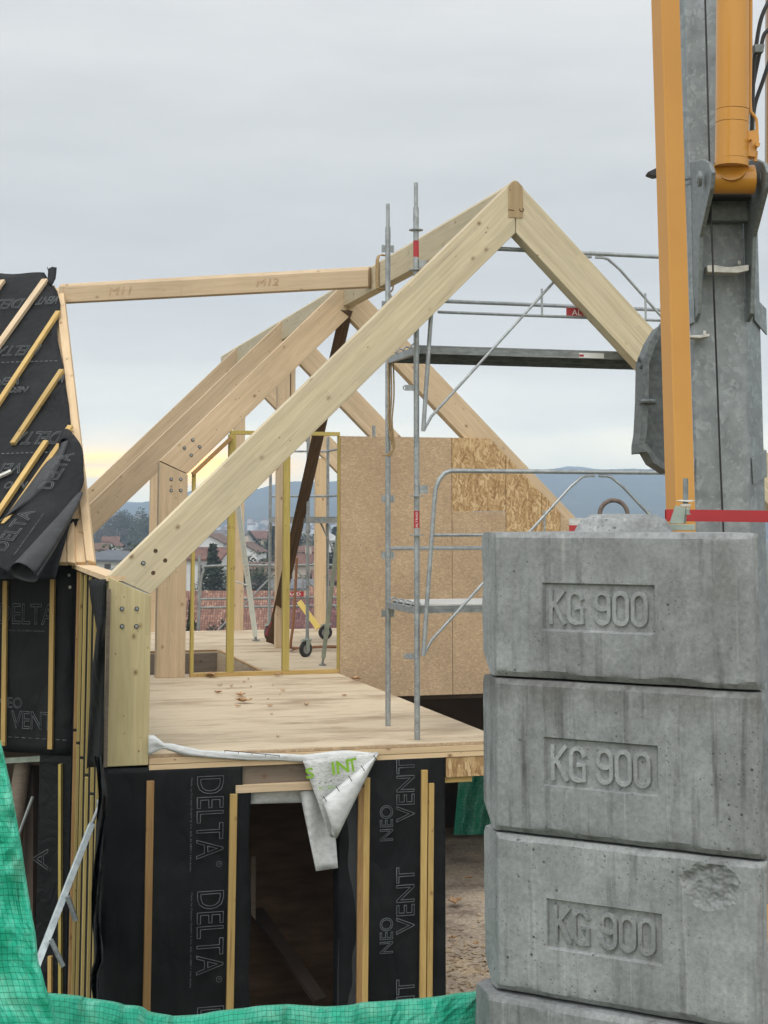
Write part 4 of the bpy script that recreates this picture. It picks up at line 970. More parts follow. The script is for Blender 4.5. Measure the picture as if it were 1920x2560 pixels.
# peeled membrane sheet, rolled at its lower edge
lm = thing('loose_membrane', 'peeled black membrane sheet rolled up along its edge, drooping off the left roof', 'membrane', onR(120, 1250, 0.2))
L_ = [(150, 1088), (146, 1130), (118, 1195), (70, 1250), (10, 1308), (-40, 1348), (-80, 1370)]
Rr = [(183, 1085), (205, 1120), (209, 1172), (204, 1222), (150, 1300), (90, 1372), (20, 1432)]
Ls, Rs = spline([(u, v, 0) for u, v in L_], 8), spline([(u, v, 0) for u, v in Rr], 8)
rows = []
for j in range(len(Ls)):
    f = j / (len(Ls) - 1); row = []
    for i in range(13):
        q_ = Ls[j].lerp(Rs[j], i / 12); row.append(onR(q_.x, q_.y, 0.12 + 0.10 * f + 0.06 * math.sin(i / 12 * 3.14) + 0.015 * noise.noise(Vector((q_.x * .03, q_.y * .03, 1)))))
    rows.append(row)
lm1 = grid('sheet', rows, M_MEM, lm, thick=0.004)
# the rolled hem: an open tube widening downwards
ax = spline([onR(203, 1232, 0.20), onR(160, 1298, 0.24), onR(105, 1372, 0.28), onR(58, 1432, 0.30)], 6)
rows = []
for j, c in enumerate(ax):
    f = j / (len(ax) - 1); R0 = 0.018 + 0.135 * f ** 0.9
    d = (ax[min(j + 1, len(ax) - 1)] - ax[max(j - 1, 0)]).normalized(); e1 = RN.cross(d).normalized(); e2 = d.cross(e1)
    rows.append([c + (e1 * math.cos(a * 0.327) + e2 * math.sin(a * 0.327) * 0.8) * R0 * (1 + 0.08 * math.sin(3 * a * 0.327 + j * .2)) for a in range(20)])
grid('rolled_edge', rows, M_MEMI, lm, thick=0.004)
# strip of its paler underside turned up on the left
A_ = spline([Vector(q + (0,)) for q in ((178, 1098), (158, 1150), (136, 1200), (70, 1262), (0, 1300))], 6); B_ = spline([Vector(q + (0,)) for q in ((150, 1108), (140, 1135), (112, 1160), (62, 1228), (0, 1308))], 6)
rows = [[onR(*(A_[j].lerp(B_[j], i / 6)).xy, 0.16 + 0.05 * math.sin(i / 6 * 3.14)) for i in range(7)] for j in range(len(A_))]
grid('turned_edge', rows, M_MEMI, lm, thick=0.003)
lp = []
for k in range(15):
    a = -0.2 + 3.5 * k / 14; c0 = Vector((166, 1094)); 
    lp.append([onR(c0.x + 16 * math.cos(a), c0.y - 22 * math.sin(a), 0.10), onR(c0.x + 15 * math.cos(a) - 4, c0.y - 20 * math.sin(a) + 22, 0.2)])
grid('curl', lp, M_MEM, lm, thick=0.004)
def ltext(body, u0, v0, u1, v1, h, d=0.30):
    a, b_ = onR(u0, v0, d), onR(u1, v1, d); text(body, a, b_ - a, RN.cross(b_ - a), (b_ - a).length, h, M_PRINTR, lm1, outline=0.0035)
ltext('DELTA', 12, 1378, 88, 1278, 0.17, 0.27); ltext('DELTA', 128, 1222, 186, 1133, 0.16, 0.24)
a = onR(38, 1386, 0.27); text('Made by Dörken GmbH & Co. KG', a, onR(110, 1285, 0.27) - a, RN.cross(onR(110, 1285, 0.27) - a), 0.56, 0.018, M_PRINTR, lm1)

# beam laid between the two roofs
wb = thing('wing_ridge_beam', 'level spruce beam with red pencil numbers spanning from left roof to main ridge', 'beam', Vector((-0.2, 17.6, 2.7)))
bR = Vector((-0.16, 17.63, 0)); dirb = Vector((-0.945, 0.327, 0)).normalized()
bn = Vector((dirb.y, -dirb.x, 0)) ; bn = -bn if bn.y > 0 else bn      # towards the viewer
secb = [(-0.07, 2.665), (0.07, 2.665), (0.07, 2.86), (0.03, 2.905), (-0.03, 2.905), (-0.07, 2.86)]
q = [bR + bn * a + UP * z for a, z in secb]
slab('beam', q, dirb * 4.08, M_GLU2, wb, dirb, bn, 0.003)
for body, u0, u1, v0 in (('M11', 272, 328, 737), ('M12', 641, 696, 716)):
    a = onpl(u0, v0, bR + bn * 0.073, bn); b_ = onpl(u1, v0, bR + bn * 0.073, bn)
    text(body, a, -dirb, UP, (b_ - a).length, 0.085, M_REDPRINT, wb, outline=0.0016, ital=0.15)
for u in (453, 158):
    m = MB(); m.bar(onpl(u, 715, bR + bn * 0.072, bn), onpl(u, 745, bR + bn * 0.072, bn), 0.002, 0.004); m.build('pencil_mark', M_REDPRINT, wb)

# ================================================================== CONCRETE BALLAST STACK
fx = Vector((0.86, -0.51, 0)).normalized(); fo = Vector((-0.51, -0.86, 0)).normalized()
CB = Vector((0.388, 5.37, 0))
def figures(o, ex, ey, en, w, h, mat, parent, seed):
    """KG 900 in squarish cast figures: flat strokes with sloping flanks"""
    def arc(cx, cy, rx, ry, a0, a1, n=7): return [(cx + rx * math.cos(R(a0 + (a1 - a0) * k / n)), cy + ry * math.sin(R(a0 + (a1 - a0) * k / n))) for k in range(n + 1)]
    L, q, t = 0.11, 0.30, 0.11
    def zero(x): return (arc(x + .30, .30, .30, .30, 180, 360) + arc(x + .30, 1.0, .30, .30, 0, 180), True)
    G = {'K': [([(0, 0), (0, 1.3)], False), ([(.58, 1.3), (.02, .62)], False), ([(.16, .80), (.62, 0)], False)],
         'G': [(arc(.30, 1.0, .30, .30, 10, 180) + arc(.30, .30, .30, .30, 180, 270) + [(.62, 0), (.62, .62), (.36, .62)], False)],
         '9': [(arc(.30, .85, .30, .25, 180, 360) + arc(.30, 1.0, .30, .30, 0, 180), True), ([(.60, .95)] + arc(.30, .30, .30, .30, 0, -175), False)], '0': [zero(0)]}
    adv = {'K': .88, 'G': .92, ' ': .36, '9': .86, '0': .86}; total = sum(adv[c] for c in 'KG 900') - .26
    sx, sy = w / (total + 0.22), h / 1.52; x0 = .11
    m = MB(); lift = 0
    for c in 'KG 900':
        for path, closed in G.get(c, []):
            P_ = [Vector(((x0 + x) * sx, (y + .11) * sy, 0)) for x, y in path]; n = len(P_); prof = []
            for i in range(n):
                a = P_[(i - 1) % n] if closed or i else P_[i]; b = P_[(i + 1) % n] if closed or i < n - 1 else P_[i]
                d = (b - a).normalized(); nr = Vector((-d.y, d.x, 0)); prof.append((P_[i], nr, d))
            lift += 1; hw, top = 0.115 * (sx + sy) * .5, 0.0085 + 0.0002 * (lift % 3); rows = []
            for i, (q_, nr, d) in enumerate(prof):
                ext = Vector((0, 0, 0))
                if not closed and i == 0: ext = -d * hw * .8
                if not closed and i == n - 1: ext = d * hw * .8
                jit = 0.0006 * noise.noise(Vector((q_.x * 60, q_.y * 60, seed)))
                row = []
                for off, z in ((-1.0, -0.004), (-0.72, top), (0.72, top), (1.0, -0.004)):
                    v_ = q_ + nr * off * hw + ext; row.append(o + ex * v_.x + ey * v_.y + en * (z + jit))
                rows.append(row)
            o0 = len(m.v); m.v += [v_ for row in rows for v_ in row]
            for i in range(n if closed else n - 1):
                i2 = (i + 1) % n
                for k in range(3): m.f.append([o0 + i * 4 + k, o0 + i * 4 + k + 1, o0 + i2 * 4 + k + 1, o0 + i2 * 4 + k]); m.mi.append(0)
            if not closed:
                for i in (0, n - 1): m.f.append([o0 + i * 4 + k for k in range(4)]); m.mi.append(0)
        x0 += adv[c]
    return m.build('figures', mat, parent)
def ballast(label, z1, h, mat, seed, w=0.912, panel_=None, chip=None, shift=0.0, out=0.0, left=0.0):
    """one block: a dense front face with recessed number panel, chamfered corner, sides running back"""
    T_ = thing('ballast_block', label, 'concrete block', CB + fx * 0.4 - fo * 0.3 + UP * (z1 - h), 'stacked concrete crane ballast blocks')
    c0 = CB + fx * (shift - left) + fo * out; w = w + left
    def grid_lines(a, b, n, cuts):
        s_ = set(round(a + (b - a) * i / n, 5) for i in range(n + 1))
        for c in cuts: s_ |= {round(c - 0.004, 5), round(c + 0.004, 5)}
        return sorted(s_)
    def refine(l, a, b, n):
        return sorted(set(l) | set(round(a + (b - a) * i / n, 5) for i in range(n + 1)))
    xs = grid_lines(0, w, 96, (panel_[0], panel_[1]) if panel_ else ()); zs = grid_lines(0, h, 56, (panel_[2], panel_[3]) if panel_ else ())
    if chip: xs = refine(xs, 0.64, 0.85, 70); zs = refine(zs, 0.005, 0.17, 56)
    rows = []; rnd = 0.022
    for zc in zs:
        row = []
        for xc in xs:
            d = 0.0035 * noise.noise(Vector((xc * 5, zc * 5, seed))) + 0.0015 * noise.noise(Vector((xc * 19, zc * 19, seed + 4)))
            if panel_ and panel_[0] < xc < panel_[1] and panel_[2] < zc < panel_[3]: d -= 0.014
            e = min(zc, h - zc); k = rnd * (1 + 0.5 * noise.noise(Vector((xc * 7, 0.0 if zc < h / 2 else 5.0, seed))))
            k2 = k * (0.95 if zc > h / 2 else 0.75)
            if e < k2: d -= (k2 - e) * 0.95
            e = w - xc
            if e < 0.03: d -= 0.03 - math.sqrt(max(0, 0.0009 - (0.03 - e) ** 2))
            if chip:
                q_ = ((xc - chip[0]) / chip[2]) ** 2 + ((zc - chip[1]) / chip[3]) ** 2
                nn = q_ + 0.5 * noise.noise(Vector((xc * 22, zc * 22, 3)))
                if nn < 1: d -= 0.012 * min(1, (1 - nn) * 1.6) + 0.007 * noise.noise(Vector((xc * 34, zc * 34, 8))) + 0.0035 * noise.noise(Vector((xc * 90, zc * 90, 1)))
            row.append(c0 + fx * xc + fo * d + UP * (z1 - zc))
        # chamfered left corner and the sides that run back
        ed = max(0.0, rnd - zc) * 0.8 + max(0.0, 0.075 - (h - zc)) * 1.1
        ch = Vector((-0.248, 0.969, 0)).normalized()
        pre = [c0 + ch * 0.165 + fo * -0.55 + fx * 0.12, c0 + ch * (0.165 - ed) + Vector((0.03, 0.03, 0)), c0 + ch * (0.155 - ed) , c0 + ch * (0.14 - ed), c0 + ch * (0.08 - ed * 0.4), c0 + ch * 0.02]
        pre = [q_ + UP * (z1 - zc) - ch * 0 + Vector((0.004 * noise.noise(Vector((zc * 9, k * 2.0, seed))), 0, 0)) for k, q_ in enumerate(pre)]
        post = [row[-1] + Vector((0.004, 0.03, 0)), row[-1] + Vector((0.05, 0.50, 0))]
        rows.append(pre + row + post + [pre[0]])
    # top and underside close the block
    cz = c0 + fx * 0.45 - fo * 0.35
    rows = [[Vector((q_.x * 0.4 + cz.x * 0.6, q_.y * 0.4 + cz.y * 0.6, z1)) for q_ in rows[0]]] + rows + [[Vector((q_.x * 0.4 + cz.x * 0.6, q_.y * 0.4 + cz.y * 0.6, z1 - h)) for q_ in rows[-1]]]
    rows = [[Vector((cz.x, cz.y, z1))] * len(rows[0])] + rows + [[Vector((cz.x, cz.y, z1 - h))] * len(rows[0])]
    o = grid('body', rows, mat, T_)
    try: o.data.set_sharp_from_angle(angle=R(28))
    except Exception: pass
    if panel_:
        T_ = o
        pw = panel_[1] - panel_[0]; ph = panel_[3] - panel_[2]
        a = c0 + fx * (panel_[0] + pw * 0.045) + UP * (z1 - panel_[3] + ph * 0.115) - fo * 0.0125 + UP * 0
        figures(a, fx, UP, fo, pw * 0.90, ph * 0.77, mat if seed != 2 else M_CONL, T_, seed)
    return o
zt1 = -0.047
ballast('topmost concrete block numbered KG 900 with a lifting boss on its top', zt1, 0.489, M_CON, 1.0, panel_=(0.176, 0.572, 0.172, 0.326))
ballast('second concrete block from the top, dark streaks running above its KG 900', zt1 - 0.497, 0.509, M_CON2, 2.0, panel_=(0.176, 0.572, 0.188, 0.345))
ballast('third concrete block from the top with a chipped hollow at its upper right', zt1 - 1.014, 0.512, M_CON, 3.0, panel_=(0.180, 0.578, 0.193, 0.350), chip=(0.745, 0.085, 0.095, 0.078))
ballast('lowest visible concrete block, unnumbered and wider with a raised lip', zt1 - 1.536, 0.50, M_CON2, 4.0, w=0.97, left=0.0, shift=-0.02, out=0.035)
# lifting boss and its ring, cast on the top block
tb = [o for o in C.objects if o.name.startswith('ballast_block')][0]
cb = at(1558, 1318, 5.72); cb.z = zt1
rows = []
for j in range(9):
    f = j / 8; row = []
    for k in range(44):
        a = 6.28318 * k / 44
        sx, sy = math.cos(a), math.sin(a); sq = (abs(sx) ** 5 + abs(sy) ** 5) ** (-1 / 5)
        hx = (0.178 - 0.036 * f) - (0.02 if f > 0.86 else 0); hy = 0.15 - 0.035 * f - (0.02 if f > 0.86 else 0)
        dn = 1 + 0.035 * noise.noise(Vector((sx * 3, sy * 3, f * 3))) + 0.03 * noise.noise(Vector((sx * 9, sy * 9, f * 9)))
        q_ = fx * 0.0 + Vector((1, -0.12, 0)) * (sx * sq * hx * dn) + Vector((0.12, 1, 0)) * (sy * sq * hy * dn)
        row.append(cb + q_ + UP * (0.068 * f - 0.006 + 0.003 * noise.noise(Vector((sx * 5, sy * 5, 2)))))
    rows.append(row + [row[0]])
rows.append([cb + UP * 0.066] * 45)
grid('lifting_boss', rows, M_CONT, tb)
rc = at(1534, 1272, 5.72)
rg = MB(); rg.ring((rc.x, rc.y, zt1 + 0.062), (0.15, -1, 0), 0.053, 0.0085, 0.0, 3.14159, 22, (1, 0.15, 0), 10)
rg.tube([(rc.x - 0.053, rc.y - 0.008, zt1 + 0.062), (rc.x - 0.053, rc.y - 0.008, zt1 + 0.03)], 0.0085, 10)
rg.tube([(rc.x + 0.053, rc.y + 0.008, zt1 + 0.062), (rc.x + 0.053, rc.y + 0.008, zt1 + 0.03)], 0.0085, 10)
rg.build('lifting_ring', M_RUST, tb, smooth=True)

# clamp standing on the top block
def fpoly(pix, D): return [at(u, v, D) for u, v in pix]
bc = thing('beam_clamp', 'grey green screw clamp with upright rod holding the red beam on the block', 'clamp', at(1705, 1324, 5.75))
m = MB(); m.prism(fpoly([(1672, 1326), (1738, 1326), (1738, 1311), (1672, 1311)], 5.70), (0.01, 0.10, 0)); m.build('base_plate', M_ZINC, bc, bev=0.001)
m = MB(); m.prism(fpoly([(1673, 1309), (1709, 1309), (1714, 1270), (1688, 1264)], 5.72), (0.02, 0.06, 0)); m.build('jaw_plate', M_ZINC, bc, bev=0.001)
m = MB(); m.tube([at(1714, 1264, 5.76), at(1714, 1196, 5.76)], 0.0098, 14); m.build('threaded_rod', M_CAST, bc, smooth=True)
m = MB(); m.prism([at(1690, 1252, 5.74), at(1704, 1255, 5.74), at(1726, 1255, 5.74), at(1738, 1252, 5.74), at(1726, 1251, 5.76), at(1704, 1251, 5.76)], UP * 0.002); m.build('wing_nut', M_SHINE, bc)
m = MB(); c_ = at(1714, 1263, 5.76); m.disc(c_, UP, 0.021, 0.008, 10); m.disc(c_ - UP * 0.012, UP, 0.016, 0.012, 6); m.build('nut', M_SHINE, bc)
m = MB(); m.tube([at(1715, 1270, 5.76), at(1715, 1285, 5.76)], 0.013, 12); m.disc(at(1715, 1285, 5.76), UP, 0.018, 0.004, 12); m.build('collar', M_ZINC, bc)
# red beam
rbm = MB(); a = at(1664, 1288, 6.25); b_ = a + Vector((1.6, -0.1, -0.02))
x = (b_ - a).normalized(); y = UP.cross(x).normalized(); z = x.cross(y)
for c_, l1, l2 in ((z * 0.0215, 0.05, 0.004), (z * -0.0215, 0.05, 0.004)): rbm.box((a + b_) / 2 + c_, x, y, z, (b_ - a).length, l1, l2)
for c_ in (y * 0.0235, y * -0.0235): rbm.box((a + b_) / 2 + c_, x, y, z, (b_ - a).length, 0.004, 0.039)
o = rbm.build('steel_beam', M_RED, None, frame(a, x, y)); tag(o, 'red square steel tube lying level across the crane mast', 'beam')

# ================================================================== CRANE
cr = thing('crane', 'galvanised crane mast with yellow hydraulic ram and tilted yellow strut', 'crane', at(1805, 1400, 8.4) * 1 + UP * -2)
DM = 8.4
def mz(v, D=DM): return at(1800, v, D).z
xl, xr = at(1741, 1250, DM).x, at(1875, 1250, DM).x
xL, xR = at(1696, 1250, DM + 0.16).x, at(1913, 1250, DM + 0.16).x
def mastsec(z0, z1, grow=0.0):
    pts = [(xl - grow, DM - grow), (xr + grow, DM - grow), (xR + grow, DM + 0.16), (xR + grow, DM + 0.5), (xr + grow, DM + 0.66), (xl - grow, DM + 0.66), (xL - grow, DM + 0.5), (xL - grow, DM + 0.16)]
    return [Vector((x_, y_, z0)) for x_, y_ in pts]
m = MB(); m.prism(mastsec(GR - 0.1, 6), UP * (6 - GR + 0.1)); mast = m.build('mast', M_MAST, cr, frame((0, 0, 0), (1, 0, 0), (0, 1, 0)), 0.006)
# seam collar at the foot of the ram, gussets and tabs on the facets
m = MB(); m.prism(mastsec(mz(447), 0, 0.006), UP * 0.012); m.prism(mastsec(mz(447) - 0.03, 0, 0.003), UP * 0.028); m.build('mast_joint', M_MAST, mast)
def fpl(name, pix, D, off, mat=M_CAST, parent=None, bev=0.002):
    m = MB(); m.prism(fpoly(pix, D), off); return m.build(name, mat, parent or cr, bev=bev)
facr = (Vector((xR, DM + 0.16, 0)) - Vector((xr, DM, 0))).normalized(); facl = (Vector((xL, DM + 0.16, 0)) - Vector((xl, DM, 0))).normalized()
def onfac(u, v, right, d=0.0):
    f = facr if right else facl; P0 = Vector((xr if right else xl, DM, 0)); nrm = Vector((f.y, -f.x, 0)); nrm = nrm if nrm.y < 0 else -nrm
    return onpl(u, v, P0 + nrm * d, nrm)
def facpoly(name, pix, right, d=0.004):
    m = MB(); q = [onfac(u, v, right, d) for u, v in pix]; f = facr if right else facl; nrm = Vector((f.y, -f.x, 0)); nrm = nrm if nrm.y < 0 else -nrm
    m.prism(q, nrm * 0.010); m.build(name, M_MAST, mast, bev=0.002)
facpoly('gusset', [(1882, 740), (1912, 772), (1914, 838), (1884, 802)], True)
facpoly('gusset', [(1878, 1146), (1912, 1124), (1914, 1192), (1882, 1212)], True)
facpoly('gusset', [(1738, 744), (1716, 754), (1716, 818), (1738, 806)], False)
facpoly('gusset', [(1738, 1146), (1718, 1154), (1718, 1204), (1736, 1214)], False)
# ears that carry the ram's pin: long plates standing off the mast front
m = MB()
for u0, sgn in ((1762, 1), (1885, -1)):
    pix = [(u0 - 8, 400), (u0 + 6, 398), (u0 + 12, 430), (u0 + 10 + 3 * sgn, 470), (u0 - 4 * sgn, 560), (u0 - 6 * sgn, 760), (u0 - 9 * sgn, 800), (u0 - 16 * sgn, 806), (u0 - 12 * sgn, 640), (u0 - 12, 480)]
for u0, k in ((1757, 1), (1890, -1)):
    # side-on plates: tall in z, deep in y, thin in x
    x0 = at(u0, 500, 8.15).x
    prof = [(7.93, mz(415, 8)), (7.86, mz(445, 8)), (7.9, mz(480, 8)), (8.2, mz(600, 8.3)), (8.3, mz(790, 8.4)), (DM, mz(806)), (DM, mz(405)), (8.1, mz(398, 8.1))]
    m.prism([Vector((x0 - 0.011, y_, z_)) for y_, z_ in prof], (0.022, 0, 0))
m.build('ram_bracket', M_CAST, cr, bev=0.003)
for u0 in (1748, 1900):
    mm = MB(); c_ = at(u0, 447, 8.02); mm.disc(c_, (1, 0, 0), 0.042, 0.018, 20); mm.disc(c_, (1, 0, 0), 0.024, 0.026, 16); mm.build('pin', M_CAST, cr)
fpl('bracket_plate', [(1774, 466), (1882, 466), (1882, 492), (1774, 492)], 8.2, (0, 0.15, 0), M_DARK)
fpl('bracket_plate', [(1776, 502), (1880, 502), (1880, 552), (1776, 552)], 8.3, (0, 0.08, 0), M_CAST)
# white slide bars
fpl('slide_bar', [(1768, 664), (1784, 662), (1820, 668), (1872, 662), (1872, 676), (1846, 682), (1770, 680)], 8.24, (0, 0.1, 0), M_SHINE)
fpl('slide_bar', [(1716, 836), (1732, 838), (1750, 838), (1774, 834), (1774, 841), (1752, 845), (1732, 844), (1716, 842)], 8.3, (0, 0.09, 0), M_SHINE)
for u, v in ((1722, 832), (1762, 831), (1848, 657)):
    mm = MB(); mm.disc(at(u, v, 8.32), UP, 0.008, 0.02, 8); mm.build('bolt', M_SHINE, cr)
# slack cable down the mast front
m = MB(); m.tube(spline([at(1761, -60, 8.1), at(1766, 110, 8.15), at(1775, 450, 8.12), at(1783, 690, 8.16), at(1791, 900, 8.3), at(1801, 1160, 8.37), at(1812, 1400, 8.38)], 6), 0.0052, 6); m.build('cable', M_RUB, cr)
# hydraulic ram
m = MB()
dR = 7.92; rr = (at(1873, 200, dR).x - at(1790, 200, dR).x) / 2
ct, cbm = at(1833, -120, dR), at(1829, 417, dR)
m.tube([ct, at(1831, 276, dR)], rr, 40); m.tube([at(1831, 277.5, dR), at(1830.5, 308, dR)], rr * 1.004, 40); m.tube([at(1830.5, 309, dR), at(1829.5, 398, dR)], rr * 0.996, 40)
m.tube([at(1829.5, 399, dR), cbm], [rr * 1.02, rr * 1.0], 40)
ram = m.build('hydraulic_ram', M_YEL, cr, smooth=True)
m = MB(); c_ = at(1830, 449, 8.0); m.tube([c_ - Vector((0.112, 0, 0)), c_ + Vector((0.112, 0, 0))], 0.078, 28)
m.tube([at(1829, 416, dR), at(1830, 432, 7.99)], [rr * 0.9, rr * 0.86], 30); m.build('ram_eye', M_YEL, ram, smooth=True)
m = MB(); m.tube(spline([at(1878, -80, 7.9), at(1877, 120, 7.9), at(1876, 262, 7.9), at(1882, 285, 7.9), at(1891, 300, 7.9), at(1893, 345, 7.9)], 5), 0.0085, 8); m.build('hydraulic_pipe', M_YEL, ram, smooth=True)
m = MB(); m.prism(fpoly([(1868, 328), (1896, 324), (1898, 350), (1888, 392), (1868, 388)], 7.88), (0, 0.07, 0))
m.disc(at(1893, 362, 7.86), (0, 1, 0), 0.013, 0.03, 8); m.disc(at(1878, 349, 7.86), (0, 1, 0), 0.007, 0.04, 6); m.tube([at(1890, 378, 7.9), at(1888, 404, 7.9)], 0.011, 8); m.build('valve_block', M_YEL, ram)
hs = [[(1935, -20), (1905, 40), (1891, 110), (1884, 180), (1880, 330)], [(1935, 66), (1912, 84), (1902, 120), (1888, 185), (1878, 240)], [(1935, 120), (1908, 200), (1888, 260), (1880, 320)]]
for k, hpts in enumerate(hs):
    m = MB(); m.tube(spline([at(u, v, 8.04 + 0.03 * k) for u, v in hpts], 6), 0.011, 8); m.build('hose', M_RUB, cr, smooth=True)
fpl('hose_clamp', [(1885, 110), (1912, 110), (1909, 130), (1888, 130)], 8.0, (0, 0.05, 0), M_CAST)
# tilted yellow strut: square tube turned edge-on
sa, sb_ = at(1659, -140, 7.3), at(1706, 1420, 7.3)
sb_ = sb_ + (sb_ - sa).normalized() * 1.75
m = MB(); m.box((1.75, 8.1, -2.25), (1, 0, 0), (0, 1, 0), UP, 1.3, 2.3, 0.42); m.build('chassis', M_YEL, cr, bev=0.02)
for x_, y_ in ((1.2, 7.1), (2.3, 7.1), (1.2, 9.1), (2.3, 9.1)):
    m = MB(); m.box((x_, y_, (-2.46 + GR) / 2 - 0.05), (1, 0, 0), (0, 1, 0), UP, 0.14, 0.14, -2.46 - GR + 0.1); m.build('leg', M_YEL, cr)
m = MB(); ax = (sb_ - sa).normalized(); e1 = Vector((0.985, 0.17, 0)); e1 = (e1 - ax * e1.dot(ax)).normalized(); e2 = ax.cross(e1)
def sect(P0, wl): return [P0 + e1 * a + e2 * b for a, b in wl]
hw = 0.062
q = [sa + e1 * a + e2 * b for a, b in ((-hw, -0.06), (hw, -0.06), (hw, 0.06), (-hw, 0.06))]
u1 = Vector((0.94, 0.34, 0)); u1 = (u1 - ax * u1.dot(ax)).normalized(); u2 = ax.cross(u1)
m = MB(); m.box((sa + sb_) / 2, ax, u1, u2, (sb_ - sa).length, 0.104, 0.105); m.build('strut', M_YEL, cr, frame(sa, ax, u1), 0.007)
# cast slewing knuckle left of the strut
kn = []
m = MB(); m.prism(fpoly([(1672, 800), (1652, 806), (1628, 848), (1612, 894), (1612, 1126), (1632, 1150), (1650, 1172), (1672, 1184)], 8.1), (0, 0.03, 0)); knw = m.build('slewing_knuckle', M_KNU, cr, bev=0.003)
fpl('knuckle_flange', [(1650, 812), (1627, 850), (1611, 893), (1608, 893), (1606, 1000), (1602, 1080), (1597, 1110), (1612, 1112), (1618, 1080), (1622, 1000), (1623, 910), (1640, 862), (1668, 815)], 7.86, (0, 0.24, 0), M_KNU, knw)
fpl('knuckle_flange', [(1597, 1110), (1597, 1132), (1618, 1130), (1634, 1158), (1672, 1182), (1672, 1168), (1640, 1142), (1618, 1110)], 7.86, (0, 0.24, 0), M_KNU, knw)
for u, v, hh in ((1604, 905, 0.07), (1604, 1118, 0.05)):
    mm = MB(); c_ = at(u, v, 7.9); mm.ring(c_, (1, 0.25, 0), 0.024, 0.014, n=22, k=8); mm.build('hinge_eye', M_KNU, knw, smooth=True)
mm = MB(); c_ = at(1621, 1004, 7.86); mm.ring(c_, UP, 0.030, 0.012, n=24, k=8); mm.disc(c_ + Vector((0, 0.03, 0)), UP, 0.045, 0.022, 18); mm.build('hinge_eye', M_KNU, knw, smooth=True)
fpl('tab_plate', [(1619, 430), (1640, 420), (1650, 420), (1650, 438), (1636, 440), (1620, 434)], 8.5, (0, 0.08, 0), M_DARK)
# second crane arm just inside the right edge of the photo
ya = member('steel_column', at(1929, -100, 8.9), at(1927, 478, 8.9), 0.06, 0.06, M_YEL, None, Vector((0, 1, 0))); tag(ya, 'yellow steel column behind the crane mast at the right edge of the photo', 'column')

# ================================================================== SCAFFOLDS
def standard(parent, base, top, z_lugs=(), rot=0.0, spig=0.22, sticker=None, ring_z=()):
    m = MB(); x, y = base.x, base.y
    m.tube([(x, y, base.z), (x, y, top - spig)], 0.0242, 14); m.tube([(x, y, top - spig - 0.13), (x, y, top)], 0.0185, 12)
    m.tube([(x, y, top - spig - 0.14), (x, y, top - spig)], [0.0255, 0.0245], 14)
    m.build('standard', M_GALV, parent, smooth=True)
    for z in z_lugs:
        mm = MB(); mm.box((x, y, z), p, r, UP, 0.115, 0.012, 0.065); mm.box((x - p.x * 0.05, y - p.y * 0.05, z), p, r, UP, 0.012, 0.03, 0.065); mm.box((x + p.x * 0.05, y + p.y * 0.05, z), p, r, UP, 0.012, 0.03, 0.065); mm.build('wedge_lug', M_GALV, parent)
    for z in ring_z:
        mm = MB(); mm.disc((x, y, z), UP, 0.062, 0.008, 20); mm.build('collar_ring', M_GALV, parent)
P1, P2 = B(-0.85, 0.201, FL), B(-0.847, 1.112, FL)
sf = thing('scaffold', 'tube scaffold with two decks and bent guard rails behind the nearest truss', 'scaffold', P1)
zp1 = lambda v: at(1043, v, P1.y).z
zp2 = lambda v: at(965, v, P2.y).z
standard(sf, P1, 2.924, (), ring_z=(zp1(575), zp1(675), zp1(1240), zp1(1338)))
standard(sf, P2, 2.918, (zp2(622), zp2(762), zp2(1247), zp2(1388), zp2(1533)))
Q1, Q2 = B(2.15, 0.201, GR), B(2.15, 1.112, GR)
standard(sf, Q1, 2.924); standard(sf, Q2, 2.918)
for z in (zp1(842 + 128), zp1(1640)):
    mm = MB(); mm.box(P1 - p * 0.055 + UP * (z - P1.z), p, r, UP, 0.09, 0.008, 0.05); mm.ring(P1 - p * 0.1 + UP * (z - P1.z), r, 0.018, 0.006, n=12, k=6); mm.build('eye_plate', M_GALV, sf)
for v0, v1, word in ((602, 643, None), (1277, 1320, 'ALTRAD')):
    mm = MB(); mm.tube([(P1.x, P1.y, zp1(v1)), (P1.x, P1.y, zp1(v0))], 0.0249, 16, False); mm.build('sticker', M_REDSIGN, sf, smooth=True)
    if word: text(word, Vector((P1.x + 0.008, P1.y - 0.0262, zp1(v1 - 1))), UP, Vector((-1, 0, 0)), zp1(v0 + 2) - zp1(v1 - 2), 0.017, M_WHITEP, sf, name='lettering')
def gf(u, v): return onpl(u, v, P1 - r * 0.055, r)     # plane of the front guard frames
